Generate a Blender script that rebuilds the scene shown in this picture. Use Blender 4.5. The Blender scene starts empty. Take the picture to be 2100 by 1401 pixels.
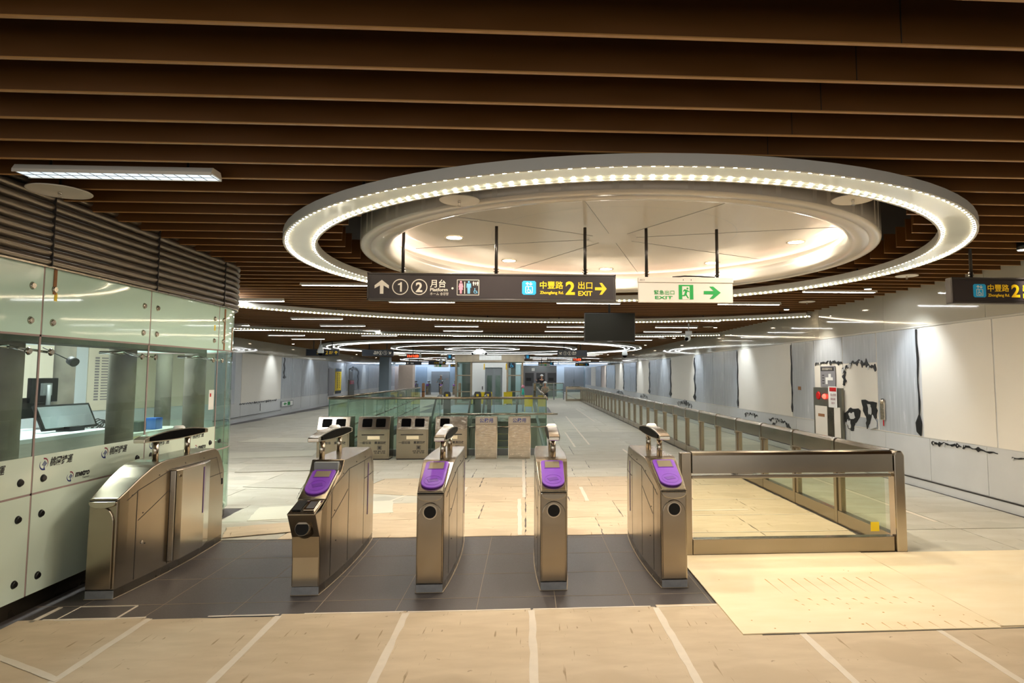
import bpy, bmesh, math, random
from mathutils import Vector, Matrix
random.seed(7)
PI = math.pi
S = bpy.context.scene
C = S.collection
# ---------------------------------------------------------------- camera, world, exposure
H = 1.75
cd = bpy.data.cameras.new('camera'); cam = bpy.data.objects.new('camera', cd); C.objects.link(cam); S.camera = cam
F_, PX, PY = 1290.0, 1157.0, 674.0
cd.sensor_fit = 'HORIZONTAL'; cd.sensor_width = 36.0; cd.lens = 36.0 * F_ / 2100.0
cd.shift_x = -(PX - 1050.0) / 2100.0; cd.shift_y = (PY - 700.5) / 2100.0
cd.clip_start = 0.05; cd.clip_end = 300
# camera axes in world space: rows of the world-from-camera matrix
Mw = Matrix(((0.998187, -0.0044668, -0.0600231), (-0.0601891, -0.0740788, -0.9954344), (0.0, 0.9972424, -0.0742134)))
cam.matrix_world = Matrix.Translation((0, 0, H)) @ Mw.to_4x4()
w = bpy.data.worlds.new('world'); S.world = w; w.use_nodes = True
w.node_tree.nodes['Background'].inputs[0].default_value = (1.0, 0.95, 0.87, 1)
w.node_tree.nodes['Background'].inputs[1].default_value = 0.62
S.view_settings.view_transform = 'Standard'; S.view_settings.look = 'None'
S.view_settings.exposure = 1.35; S.view_settings.gamma = 1.0
try:
    S.cycles.max_bounces = 8; S.cycles.diffuse_bounces = 4; S.cycles.glossy_bounces = 4; S.cycles.transmission_bounces = 8; S.cycles.transparent_max_bounces = 16
    S.cycles.use_denoising = True; S.cycles.use_light_tree = True; S.cycles.sample_clamp_indirect = 4
except Exception: pass

def lamp(name, kind, loc, energy, col=(1, 1, 1), size=0.2, rot=(0, 0, 0), spot=None, parent=None):
    l = bpy.data.lights.new(name, kind); l.energy = energy; l.color = col
    if kind == 'AREA': l.shape = 'DISK'; l.size = size
    elif kind == 'SPOT': l.shadow_soft_size = size; l.spot_size = math.radians(spot or 90); l.spot_blend = 0.8
    else: l.shadow_soft_size = size
    o = bpy.data.objects.new(name, l); C.objects.link(o); o.location = loc; o.rotation_euler = rot
    if parent: o.parent = parent
    return o

# ---------------------------------------------------------------- materials
def lin(c): return tuple(((v / 255) / 12.92 if v / 255 <= 0.04045 else ((v / 255 + 0.055) / 1.055) ** 2.4) for v in c)
def mat(name, rgb, rough=0.5, metal=0.0, var=0.0, scale=6.0, stretch=(1, 1, 1), rvar=0.0, bump=0.0, objvar=0.0, emit=0, ecol=None, spec=0.5, coat=0.0, coords='Object', rgb2=None, detail=5.0):
    m = bpy.data.materials.new(name); m.use_nodes = True; nt = m.node_tree; b = nt.nodes['Principled BSDF']
    c = lin(rgb); b.inputs['Base Color'].default_value = (*c, 1); b.inputs['Roughness'].default_value = rough; b.inputs['Metallic'].default_value = metal
    b.inputs['Specular IOR Level'].default_value = spec; b.inputs['Coat Weight'].default_value = coat
    if emit: b.inputs['Emission Color'].default_value = (*(lin(ecol or rgb)), 1); b.inputs['Emission Strength'].default_value = emit
    if var or rvar or bump or rgb2:
        tc = nt.nodes.new('ShaderNodeTexCoord'); mp = nt.nodes.new('ShaderNodeMapping'); nz = nt.nodes.new('ShaderNodeTexNoise')
        mp.inputs['Scale'].default_value = stretch; nz.inputs['Scale'].default_value = scale; nz.inputs['Detail'].default_value = detail
        nt.links.new(tc.outputs[coords], mp.inputs[0]); nt.links.new(mp.outputs[0], nz.inputs[0])
        if var or rgb2:
            r = nt.nodes.new('ShaderNodeValToRGB'); e = r.color_ramp.elements
            e[0].position = 0.3; e[1].position = 0.7
            if rgb2: e[0].color = (*lin(rgb2), 1); e[1].color = (*c, 1)
            else: e[0].color = (*[v * (1 - var) for v in c], 1); e[1].color = (*[min(1, v * (1 + var)) for v in c], 1)
            nt.links.new(nz.outputs[0], r.inputs[0]); last = r.outputs[0]
            if objvar:
                oi = nt.nodes.new('ShaderNodeObjectInfo'); hs = nt.nodes.new('ShaderNodeHueSaturation'); mr = nt.nodes.new('ShaderNodeMapRange')
                mr.inputs[3].default_value = 1 - objvar; mr.inputs[4].default_value = 1 + objvar
                nt.links.new(oi.outputs['Random'], mr.inputs[0]); nt.links.new(mr.outputs[0], hs.inputs['Value']); nt.links.new(last, hs.inputs['Color']); last = hs.outputs[0]
            nt.links.new(last, b.inputs['Base Color'])
        if rvar:
            mr = nt.nodes.new('ShaderNodeMapRange'); mr.inputs[1].default_value = 0.3; mr.inputs[2].default_value = 0.7; mr.inputs[3].default_value = max(0.02, rough - rvar); mr.inputs[4].default_value = rough + rvar
            nt.links.new(nz.outputs[0], mr.inputs[0]); nt.links.new(mr.outputs[0], b.inputs['Roughness'])
        if bump:
            bp = nt.nodes.new('ShaderNodeBump'); bp.inputs['Strength'].default_value = bump; bp.inputs['Distance'].default_value = 0.01
            nt.links.new(nz.outputs[0], bp.inputs['Height']); nt.links.new(bp.outputs[0], b.inputs['Normal'])
    return m
def specks(m, col, scale, thr, stretch=(1, 1, 1)):
    """dark nail heads, knots and scratches scattered on a board"""
    nt = m.node_tree; b = nt.nodes['Principled BSDF']; src = b.inputs['Base Color'].links[0].from_socket
    tc = nt.nodes.new('ShaderNodeTexCoord'); mp = nt.nodes.new('ShaderNodeMapping'); nz = nt.nodes.new('ShaderNodeTexNoise'); r = nt.nodes.new('ShaderNodeValToRGB'); mx = nt.nodes.new('ShaderNodeMix'); mx.data_type = 'RGBA'
    mp.inputs['Scale'].default_value = stretch; mp.inputs['Rotation'].default_value = (0, 0, .2); nz.inputs['Scale'].default_value = scale; nz.inputs['Detail'].default_value = 3
    r.color_ramp.elements[0].position = thr; r.color_ramp.elements[1].position = thr + .05
    nt.links.new(tc.outputs['Object'], mp.inputs[0]); nt.links.new(mp.outputs[0], nz.inputs[0]); nt.links.new(nz.outputs[0], r.inputs[0]); nt.links.new(r.outputs[0], mx.inputs['Factor'])
    nt.links.new(src, mx.inputs['A']); mx.inputs['B'].default_value = (*lin(col), 1); nt.links.new(mx.outputs['Result'], b.inputs['Base Color'])
def glass(name, tint, refl=0.12, alpha=None):
    m = bpy.data.materials.new(name); m.use_nodes = True; nt = m.node_tree
    for n in list(nt.nodes): nt.nodes.remove(n)
    out = nt.nodes.new('ShaderNodeOutputMaterial'); tr = nt.nodes.new('ShaderNodeBsdfTransparent'); gl = nt.nodes.new('ShaderNodeBsdfGlossy'); mx = nt.nodes.new('ShaderNodeMixShader'); fr = nt.nodes.new('ShaderNodeFresnel')
    tr.inputs[0].default_value = (*lin(tint), 1); gl.inputs['Roughness'].default_value = 0.02; fr.inputs[0].default_value = 1.45
    ge = nt.nodes.new('ShaderNodeNewGeometry'); sb = nt.nodes.new('ShaderNodeMath'); sb.operation = 'SUBTRACT'; sb.inputs[0].default_value = 1.0; mu = nt.nodes.new('ShaderNodeMath'); mu.operation = 'MULTIPLY'
    nt.links.new(ge.outputs['Backfacing'], sb.inputs[1]); nt.links.new(fr.outputs[0], mu.inputs[0]); nt.links.new(sb.outputs[0], mu.inputs[1]); nt.links.new(mu.outputs[0], mx.inputs[0]); nt.links.new(tr.outputs[0], mx.inputs[1]); nt.links.new(gl.outputs[0], mx.inputs[2])
    last = mx.outputs[0]
    if alpha:
        df = nt.nodes.new('ShaderNodeBsdfDiffuse'); df.inputs[0].default_value = (*lin(alpha[0]), 1); m2 = nt.nodes.new('ShaderNodeMixShader'); m2.inputs[0].default_value = alpha[1]
        nt.links.new(last, m2.inputs[1]); nt.links.new(df.outputs[0], m2.inputs[2]); last = m2.outputs[0]
    nt.links.new(last, out.inputs[0]); return m
M = {}
M['steel'] = mat('brushed_steel', (160, 149, 132), 0.24, 1.0, var=0.05, scale=2.5, stretch=(1, 1, 2.5), rvar=0.03, detail=2)
M['steel_smooth'] = mat('satin_steel', (186, 177, 162), 0.17, 1.0, var=0.03, scale=4, detail=2)
M['steel_dark'] = mat('dark_steel', (116, 107, 94), 0.28, 1.0, var=0.05, scale=3, rvar=0.03, detail=2)
M['chrome'] = mat('chrome', (225, 220, 212), 0.08, 1.0)
M['kick'] = mat('scuffed_kick_plate', (150, 152, 155), 0.45, 0.6, var=0.15, scale=14)
M['purple'] = mat('purple_plastic', (116, 54, 176), 0.42, var=0.04, scale=20)
M['purple_dk'] = mat('dark_purple_plastic', (96, 40, 150), 0.4)
M['slit'] = mat('purple_indicator', (84, 44, 112), 0.3)
M['black'] = mat('black_plastic', (14, 14, 15), 0.35)
M['blackgloss'] = mat('black_gloss', (8, 7, 7), 0.35, spec=0.02)
M['dark'] = mat('dark_groove', (38, 32, 26), 0.6)
M['hole'] = mat('hole_black', (4, 4, 4), 0.8)
M['screen'] = mat('display_glass', (150, 140, 118), 0.15, 0.3)
M['slat'] = mat('brown_slat', (98, 61, 20), 0.42, var=0.10, scale=2.2, stretch=(1, 5, 5), rvar=0.06)
M['slat_edge'] = mat('slat_edge_band', (178, 132, 76), 0.35)  # lighter brown paints the lit highlight along the slats' bottom edge
M['void'] = mat('ceiling_dark', (26, 20, 16), 0.9, var=0.2, scale=1)
M['white'] = mat('white_paint', (226, 220, 208), 0.4, var=0.015, scale=2)
M['discw'] = mat('disc_panel', (214, 208, 196), 0.22, var=0.015, scale=1.5, coat=0.3)
M['ringg'] = mat('ring_housing', (196, 196, 190), 0.4, var=0.02, scale=3)
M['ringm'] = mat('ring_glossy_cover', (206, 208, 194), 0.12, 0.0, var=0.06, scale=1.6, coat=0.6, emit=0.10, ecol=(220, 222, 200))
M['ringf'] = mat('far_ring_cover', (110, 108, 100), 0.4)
M['led'] = mat('led_warm', (255, 240, 214), 0.5, emit=28, ecol=(255, 232, 200))
M['ledc'] = mat('led_neutral', (255, 250, 240), 0.5, emit=19, ecol=(240, 244, 246))
M['cove'] = mat('led_cove', (255, 225, 205), 0.5, emit=3.6, ecol=(255, 226, 214))
M['downl'] = mat('downlight_lens', (255, 245, 225), 0.5, emit=16, ecol=(255, 232, 200))
M['tube'] = mat('tube_white', (200, 210, 215), 0.4, emit=0.42, ecol=(226, 240, 250))
M['granite'] = mat('grey_granite_tile', (76, 70, 68), 0.42, var=0.34, scale=130, rvar=0.1, bump=0.05)
M['grout'] = mat('pale_grout', (158, 144, 124), 0.8)
M['board'] = mat('plywood_board', (212, 193, 164), 0.62, rgb2=(198, 178, 148), scale=3.0, stretch=(1.0, 3.0, 1), objvar=0.05, bump=0.06, detail=8)
M['board_far'] = mat('greyed_board', (204, 200, 186), 0.6, rgb2=(188, 182, 164), scale=1.6, stretch=(1, 2.2, 1), objvar=0.09, detail=8)  # greyer boards; the cooler light down the hall is put into their colour
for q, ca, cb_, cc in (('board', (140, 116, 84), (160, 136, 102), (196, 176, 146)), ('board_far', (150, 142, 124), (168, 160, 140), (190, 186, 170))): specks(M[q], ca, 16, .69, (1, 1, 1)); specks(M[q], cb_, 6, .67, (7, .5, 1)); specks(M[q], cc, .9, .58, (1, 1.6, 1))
M['pale'] = mat('new_plywood', (250, 234, 200), 0.55, rgb2=(244, 224, 184), scale=2.0, stretch=(1, 3, 1), detail=8)
M['stain'] = mat('rusty_stain', (208, 158, 88), 0.7)
M['scuff'] = mat('dark_scuff', (120, 100, 74), 0.8)
M['tape'] = mat('white_tape', (226, 214, 196), 0.5, var=0.04, scale=12)
M['film'] = mat('grey_film', (176, 180, 184), 0.20, var=0.09, scale=2.6, stretch=(1, 6, 0.6), rvar=0.08, bump=0.25)
M['filmlow'] = mat('pale_grey_film', (196, 197, 196), 0.35, var=0.04, scale=2, rvar=0.06)
M['wallw'] = mat('white_wall_panel', (226, 220, 208), 0.5, var=0.015, scale=1)
M['glossy'] = mat('glossy_beige_cladding', (190, 186, 172), 0.07, var=0.04, scale=1.2, coat=0.6, bump=0.08)
M['seam'] = mat('panel_seam', (206, 202, 190), 0.5)
M['torn'] = mat('torn_black_film', (26, 26, 28), 0.3, var=0.3, scale=9, bump=0.5)
M['frost'] = mat('frosted_green_glass', (208, 240, 226), 0.05, var=0.02, scale=1.0, coat=0.4, spec=0.5)
M['frostlow'] = mat('frosted_pale_glass', (216, 232, 216), 0.06, var=0.02, scale=1.0, coat=0.4)
M['joint'] = mat('mauve_sealant', (160, 138, 134), 0.6)
M['mesh'] = mat('perforated_metal', (138, 128, 116), 0.36, 0.7, var=0.04, scale=3)
M['pane'] = glass('clear_green_pane', (242, 249, 245))
M['pane2'] = glass('balustrade_glass', (236, 247, 240), alpha=((186, 212, 196), 0.06))
M['pane3'] = glass('gate_glass', (246, 249, 242))
M['edge'] = mat('glass_edge_green', (70, 110, 96), 0.2)
M['concrete'] = mat('raw_concrete', (132, 128, 116), 0.75, rgb2=(104, 101, 92), scale=3.5, bump=0.15, detail=9)
M['cream'] = mat('cream_board', (216, 212, 194), 0.6, var=0.02, scale=3)
M['coolw'] = mat('cool_white_wall', (196, 208, 214), 0.5, var=0.02, scale=2)
M['bluew'] = mat('blue_grey_wall', (150, 168, 182), 0.4, var=0.04, scale=2)
M['desk'] = mat('pale_wood_desk', (188, 188, 186), 0.35, var=0.05, scale=4, stretch=(1, 1, 8))
M['signf'] = mat('sign_frame_dark', (62, 56, 52), 0.35, 0.3)
M['signp'] = mat('sign_face_dark', (52, 46, 46), 0.25, spec=.3)
M['signb'] = mat('sign_face_blue_black', (34, 40, 50), 0.25)
M['cream_t'] = mat('letter_cream', (226, 218, 202), 0.5)
M['yellow'] = mat('letter_yellow', (240, 196, 10), 0.5)
M['cyan'] = mat('pictogram_blue', (20, 160, 214), 0.5)
M['pink'] = mat('pictogram_pink', (232, 150, 168), 0.5)
M['lblue'] = mat('pictogram_light_blue', (110, 180, 214), 0.5)
M['green'] = mat('exit_green', (10, 140, 60), 0.5)
M['exitw'] = mat('exit_sign_white', (206, 197, 184), 0.4)
M['pole'] = mat('dark_pole', (54, 50, 46), 0.3, 0.6)
M['ink'] = mat('letter_black', (26, 24, 26), 0.5)
M['navy'] = mat('logo_navy', (24, 40, 116), 0.5)
M['wine'] = mat('logo_wine', (130, 20, 56), 0.5)
M['sticker'] = mat('yellow_sticker', (238, 206, 20), 0.5)
M['brownp'] = mat('kraft_brown', (150, 104, 66), 0.8, var=0.15, scale=9)
M['red'] = mat('alarm_red', (190, 24, 24), 0.25)
M['redglow'] = mat('alarm_lamp_lit', (255, 60, 50), 0.3, emit=6, ecol=(255, 40, 30))
M['reddig'] = mat('led_digits_red', (255, 70, 40), 0.3, emit=5, ecol=(255, 50, 20))
M['panelg'] = mat('poster_grey', (132, 130, 134), 0.4)
M['boxm'] = mat('hydrant_steel', (124, 122, 110), 0.35, 0.8, var=0.15, scale=4, stretch=(1, 1, .3))
M['skin'] = mat('skin', (196, 146, 116), 0.6)
M['helmet'] = mat('helmet_white', (232, 232, 228), 0.3)
M['shirt'] = mat('shirt_blue_grey', (140, 156, 164), 0.8)
M['shirtk'] = mat('shirt_black', (40, 40, 44), 0.8)
M['shirtb'] = mat('shirt_beige', (176, 164, 140), 0.8)
M['trous'] = mat('trousers_dark', (46, 48, 56), 0.8)
M['cam'] = mat('camera_white', (222, 226, 228), 0.35)
M['blue'] = mat('blue_plastic', (20, 90, 180), 0.4)
M['wrap'] = mat('crinkled_wrap', (186, 174, 156), 0.2, 0.8, var=0.16, scale=12, stretch=(1, 1, 2.2), rvar=0.1, bump=0.22, detail=9)
M['grey'] = mat('mid_grey', (136, 140, 142), 0.5, var=0.03)
M['dgrey'] = mat('dark_grey', (70, 70, 72), 0.45)
M['rubber'] = mat('handrail_rubber', (30, 32, 34), 0.3)
M['pinkw'] = mat('pinkish_wall', (214, 196, 182), 0.45, var=0.03)
M['teal'] = mat('teal_sleeve', (60, 200, 180), 0.5)

# ---------------------------------------------------------------- mesh builder
class MB:
    def __init__(s): s.v = []; s.f = []; s.sm = []
    def add(s, vs, fs, smooth=False):
        o = len(s.v); s.v += [tuple(v) for v in vs]; s.f += [tuple(i + o for i in f) for f in fs]; s.sm += [smooth] * len(fs); return s
    def box(s, x0, x1, y0, y1, z0, z1):
        return s.add([(x0, y0, z0), (x1, y0, z0), (x1, y1, z0), (x0, y1, z0), (x0, y0, z1), (x1, y0, z1), (x1, y1, z1), (x0, y1, z1)],
                     [(0, 3, 2, 1), (4, 5, 6, 7), (0, 1, 5, 4), (1, 2, 6, 5), (2, 3, 7, 6), (3, 0, 4, 7)])
    def prism(s, poly, fn, d0, d1, smooth=False):
        """poly: 2D points; fn(u, v, d) -> 3D"""
        n = len(poly); vs = [fn(u, v, d0) for u, v in poly] + [fn(u, v, d1) for u, v in poly]
        s.add(vs, [tuple(range(n)), tuple(range(2 * n - 1, n - 1, -1))])
        o = len(s.v) - 2 * n
        for i in range(n):
            j = (i + 1) % n; s.f.append((o + i, o + n + i, o + n + j, o + j)); s.sm.append(smooth)
        return s
    def cyl(s, a, b, r, r2=None, n=16, smooth=True, caps=True):
        a = Vector(a); b = Vector(b); d = (b - a).normalized(); u = d.orthogonal().normalized(); v = d.cross(u); r2 = r if r2 is None else r2
        vs = [a + (u * math.cos(2 * PI * i / n) + v * math.sin(2 * PI * i / n)) * r for i in range(n)] + [b + (u * math.cos(2 * PI * i / n) + v * math.sin(2 * PI * i / n)) * r2 for i in range(n)]
        s.add(vs, [(i, (i + 1) % n, n + (i + 1) % n, n + i) for i in range(n)], smooth)
        if caps: s.add(vs, [tuple(range(n - 1, -1, -1)), tuple(range(n, 2 * n))])
        return s
    def lathe(s, prof, c=(0, 0, 0), n=24, a0=0, a1=2 * PI, smooth=True, axis='z', closed=False):
        full = abs(a1 - a0 - 2 * PI) < 1e-6; m = n if full else n + 1; k = len(prof); vs = []
        for i in range(m):
            a = a0 + (a1 - a0) * i / n
            for r, z in prof:
                if axis == 'z': vs.append((c[0] + r * math.cos(a), c[1] + r * math.sin(a), c[2] + z))
                elif axis == 'y': vs.append((c[0] + r * math.cos(a), c[1] + z, c[2] + r * math.sin(a)))
                else: vs.append((c[0] + z, c[1] + r * math.cos(a), c[2] + r * math.sin(a)))
        fs = []
        for i in range(n):
            j = (i + 1) % m
            for q in range(k if closed else k - 1):
                p = (q + 1) % k; fs.append((i * k + q, j * k + q, j * k + p, i * k + p))
        return s.add(vs, fs, smooth)
    def tube(s, pts, r, n=8):
        pts = [Vector(p) for p in pts]; vs = []; up = None
        for i, p in enumerate(pts):
            d = (pts[min(i + 1, len(pts) - 1)] - pts[max(i - 1, 0)]).normalized()
            u = d.orthogonal().normalized() if up is None else (up - d * up.dot(d)).normalized(); up = u; v = d.cross(u)
            vs += [p + (u * math.cos(2 * PI * k / n) + v * math.sin(2 * PI * k / n)) * r for k in range(n)]
        fs = [(i * n + k, i * n + (k + 1) % n, (i + 1) * n + (k + 1) % n, (i + 1) * n + k) for i in range(len(pts) - 1) for k in range(n)]
        s.add(vs, fs, True); m = len(vs); s.add(vs, [tuple(range(n - 1, -1, -1)), tuple(range(m - n, m))]); return s
    def sphere(s, c, r, n=16, m=10, sc=(1, 1, 1), p0=-PI / 2, p1=PI / 2):
        prof = [(math.cos(p0 + (p1 - p0) * i / m), math.sin(p0 + (p1 - p0) * i / m)) for i in range(m + 1)]
        vs = []
        for i in range(n):
            a = 2 * PI * i / n
            for q, z in prof: vs.append((c[0] + r * sc[0] * q * math.cos(a), c[1] + r * sc[1] * q * math.sin(a), c[2] + r * sc[2] * z))
        k = m + 1
        return s.add(vs, [(i * k + q, ((i + 1) % n) * k + q, ((i + 1) % n) * k + q + 1, i * k + q + 1) for i in range(n) for q in range(m)], True)
    def build(s, name, m, parent=None, bevel=0, loc=None, seg=2):
        me = bpy.data.meshes.new(name); me.from_pydata(s.v, [], s.f); me.polygons.foreach_set('use_smooth', s.sm); me.materials.append(M[m] if isinstance(m, str) else m)
        bm = bmesh.new(); bm.from_mesh(me); bmesh.ops.remove_doubles(bm, verts=bm.verts, dist=1e-5)
        bmesh.ops.recalc_face_normals(bm, faces=bm.faces); bm.to_mesh(me); bm.free(); me.update()
        o = bpy.data.objects.new(name, me); C.objects.link(o)
        if parent is not None: o.parent = parent
        if loc: o.location = loc
        if bevel:
            b = o.modifiers.new('bevel', 'BEVEL'); b.width = bevel; b.segments = seg; b.limit_method = 'ANGLE'; b.angle_limit = math.radians(35)
        return o
def tag(o, label=None, cat=None, group=None, kind=None):
    if label: o['label'] = label
    if cat: o['category'] = cat
    if group: o['group'] = group
    if kind: o['kind'] = kind
    return o
def empty(name, loc=(0, 0, 0), rz=0, label=None, cat=None, group=None, kind=None):
    o = bpy.data.objects.new(name, None); C.objects.link(o); o.location = loc; o.rotation_euler = (0, 0, rz); o.empty_display_size = 0.1
    return tag(o, label, cat, group, kind)
def kids(o): return KID.get(o.name, []) + [c for c in o.children if c.name not in KID.get(o.name, [])]
KID = {}
def copy_tree(o, parent=None):
    c = o.copy(); C.objects.link(c); c.parent = parent
    for ch in list(o.children): copy_tree(ch, c)
    return c
XZ = lambda y: (lambda u, v, d: (u, y + d, v))       # drawing plane facing -Y at depth y
def box(name, m, x0, x1, y0, y1, z0, z1, parent=None, bevel=0, **k): return tag(MB().box(x0, x1, y0, y1, z0, z1).build(name, m, parent, bevel), **k)
def text(s, size, m, parent, name='lettering', fn=None, x=0, z=0, width=None, off=0.0, shear=0.0, depth=0.002, align='LEFT', y=0.0):
    """flat lettering; fn maps (u, v, d) to 3D, default faces -Y"""
    cu = bpy.data.curves.new('t', 'FONT'); cu.body = s; cu.size = size; cu.offset = off; cu.shear = shear; cu.align_x = align; cu.extrude = 0; cu.resolution_u = 3
    o = bpy.data.objects.new('t', cu); C.objects.link(o)
    dg = bpy.context.evaluated_depsgraph_get(); me = bpy.data.meshes.new_from_object(o.evaluated_get(dg)); bpy.data.objects.remove(o); bpy.data.curves.remove(cu)
    if not me.vertices: return None
    xs = [v.co.x for v in me.vertices]; x0, x1 = min(xs), max(xs); k = 1.0
    if width: k = width / max(1e-6, x1 - x0)
    fn = fn or (lambda u, v, d: (u, y - d, v))
    for v in me.vertices:
        u = x + ((v.co.x - x0) * k if width else v.co.x); v.co = Vector(fn(u, z + v.co.y, depth))
    me.materials.clear(); me.materials.append(M[m]); me.name = name
    q = bpy.data.objects.new(name, me); C.objects.link(q); q.parent = parent; return q
def disc2(cx, cz, r, n=24): return [(cx + r * math.cos(2 * PI * i / n), cz + r * math.sin(2 * PI * i / n)) for i in range(n)]
def rect(x0, x1, z0, z1): return [(x0, z0), (x1, z0), (x1, z1), (x0, z1)]
def annulus(mb, cx, cz, ro, ri, fn, d0, d1, n=32, a0=0, a1=2 * PI, taper=False):
    for i in range(n):
        a = a0 + (a1 - a0) * i / n; b = a0 + (a1 - a0) * (i + 1) / n; t0 = i / n; t1 = (i + 1) / n
        def rr(t): return (ro + ri) / 2 + (ro - ri) / 2 * ((1 - t) if taper else 1), (ro + ri) / 2 - (ro - ri) / 2 * ((1 - t) if taper else 1)
        o0, i0 = rr(t0); o1, i1 = rr(t1)
        mb.prism([(cx + o0 * math.cos(a), cz + o0 * math.sin(a)), (cx + o1 * math.cos(b), cz + o1 * math.sin(b)), (cx + i1 * math.cos(b), cz + i1 * math.sin(b)), (cx + i0 * math.cos(a), cz + i0 * math.sin(a))], fn, d0, d1)
    return mb
ORD = ['first', 'second', 'third', 'fourth', 'fifth', 'sixth', 'seventh', 'eighth', 'ninth', 'tenth', 'eleventh', 'twelfth', 'thirteenth', 'fourteenth', 'fifteenth', 'sixteenth', 'seventeenth', 'eighteenth', 'nineteenth', 'twentieth'] + ['twenty-' + q for q in ('first', 'second', 'third', 'fourth', 'fifth', 'sixth', 'seventh', 'eighth', 'ninth')]

# ---------------------------------------------------------------- floor
VX0, VX1, VY0, VY1 = -4.3, 0.45, 14.15, 26.0     # the escalator well
fl = MB()
for (a, b, c, d) in ((-15, 6.2, -5, VY0), (-15, VX0, VY0, VY1), (VX1, 6.2, VY0, VY1), (-15, 6.2, VY1, 67)): fl.box(a, b, c, d, -0.2, -0.004)
tag(fl.build('floor', 'granite'), kind='structure')
well = MB().box(VX0 - .15, VX0, VY0, VY1, -6, -0.2).box(VX1, VX1 + .15, VY0, VY1, -6, -0.2).box(VX0, VX1, VY1, VY1 + .15, -6, -0.2).box(VX0, VX1, VY0 - .15, VY0, -6, -0.2).box(VX0, VX1, VY0, VY1, -6.2, -6)
tag(well.build('wall_well', 'cream'), kind='structure')
g = MB()
for i in range(-11, 8):
    x = -0.365 + 0.6 * i
    if -3.7 < x < 1.6: g.box(x - .002, x + .002, 4.8, 7.1, -0.005, -0.0025)
for y in (5.15, 5.755, 6.36, 6.965): g.box(-3.7, 1.6, y - .002, y + .002, -0.005, -0.0025)
tag(g.build('trim_1', 'grout'), kind='structure')
tag(MB().box(-4.3, 0.4, 29.0, 37.9, -0.004, 0.001).build('trim_2', 'bluew'), kind='structure')
# hatch in the floor in front of the first gate
h = empty('floor_hatch', (-3.15, 4.98, 0), label='small square access hatch set in the grey tiles before the leftmost gate', cat='hatch')
MB().box(-.2, .2, -.13, .13, -0.004, 0.002).build('cover', 'granite', h)
f = MB()
for q in ((-.21, .21, -.14, -.13), (-.21, .21, .13, .14), (-.21, -.2, -.13, .13), (.2, .21, -.13, .13)): f.box(q[0], q[1], q[2], q[3], -0.003, 0.004)
f.build('frame', 'tape', h)
box('floor_tape', 'tape', -3.52, -3.49, 4.82, 5.12, -0.003, 0.002, label='short white tape stub beside the floor hatch', cat='tape')

T = 0.006
def board(x0, x1, y0, y1, m, label, rot=0, z=-0.004, t=T, ragged=0.006, name='plywood_board', group=None, cat='board'):
    cx, cy = (x0 + x1) / 2, (y0 + y1) / 2; hx, hy = (x1 - x0) / 2, (y1 - y0) / 2; pts = []
    for (ax, ay, bx, by) in ((-hx, -hy, hx, -hy), (hx, -hy, hx, hy), (hx, hy, -hx, hy), (-hx, hy, -hx, -hy)):
        for k in range(8):
            s = k / 8; jx = random.uniform(-1, 1) * ragged; jy = random.uniform(-1, 1) * ragged
            pts.append((ax + (bx - ax) * s + jx * (ay != by), ay + (by - ay) * s + jy * (ay == by)))
    b = MB().prism(pts, lambda u, v, d: (u, v, d), 0, t); o = b.build(name, m); o.location = (cx, cy, z); o.rotation_euler = (0, 0, rot)
    return tag(o, label, cat, group)
# near row, in front of the gates
tx = [-3.62, -2.70, -1.79, -0.875, 0.05, 0.985, 1.88, 2.84, 3.8, 4.75, 5.7, 6.17]
for i in range(len(tx) - 1):
    yN = 4.86 + (0.02 if i == 2 else -0.03 if i == 1 else 0)
    board(tx[i] + .004, tx[i + 1] - .004, 3.0, yN if i < 5 else 4.9 if i < 6 else 5.5, 'board', 'plywood protection board in the row before the gates, %s from the left' % ORD[i], group='boards before the gates')
    board(tx[i] + .004, tx[i + 1] - .004, 0.9, 2.99, 'board', 'plywood protection board nearest the viewer, %s from the left' % ORD[i], group='nearest boards')
def tape(x0, y0, x1, y1, wd, label, z=0.0024, group='white joint tapes', m='tape'):
    a = Vector((x0, y0)); b = Vector((x1, y1)); d = (b - a); L = d.length; d.normalize(); nrm = Vector((-d.y, d.x)); n = max(4, int(L / .12)); mb = MB(); L1 = []; L2 = []
    for i in range(n + 1):
        p = a + d * L * i / n; w1 = wd / 2 + random.uniform(-.1, .1) * wd; w2 = wd / 2 + random.uniform(-.1, .1) * wd
        L1.append(p + nrm * w1); L2.append(p - nrm * w2)
    mb.prism([tuple(q) for q in L1 + L2[::-1]], lambda u, v, dd: (u, v, dd), z, z + .0012)
    return tag(mb.build('floor_tape', m), label, 'tape', group)
for i, x in enumerate(tx[1:8]):
    tape(x, 4.84 if i < 5 else 4.3, x + .02, 1.0, 0.05, 'white tape over the %s joint from the left before the gates' % ORD[i])
tape(-3.35, 4.3, -2.68, 3.92, 0.045, 'white tape running askew from the glass booth to the first joint', z=.004)
for i, (a, b) in enumerate(((-3.45, -2.74), (-2.3, -1.8), (-1.62, -0.9), (-0.87, 0.04), (0.06, 0.95), (1.0, 1.46))):
    tape(a, 4.862 + (.012 if i in (2,) else 0), b, 4.868, 0.022, 'thin white tape along the grey tile edge, %s stretch from the left' % ORD[i])
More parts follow.
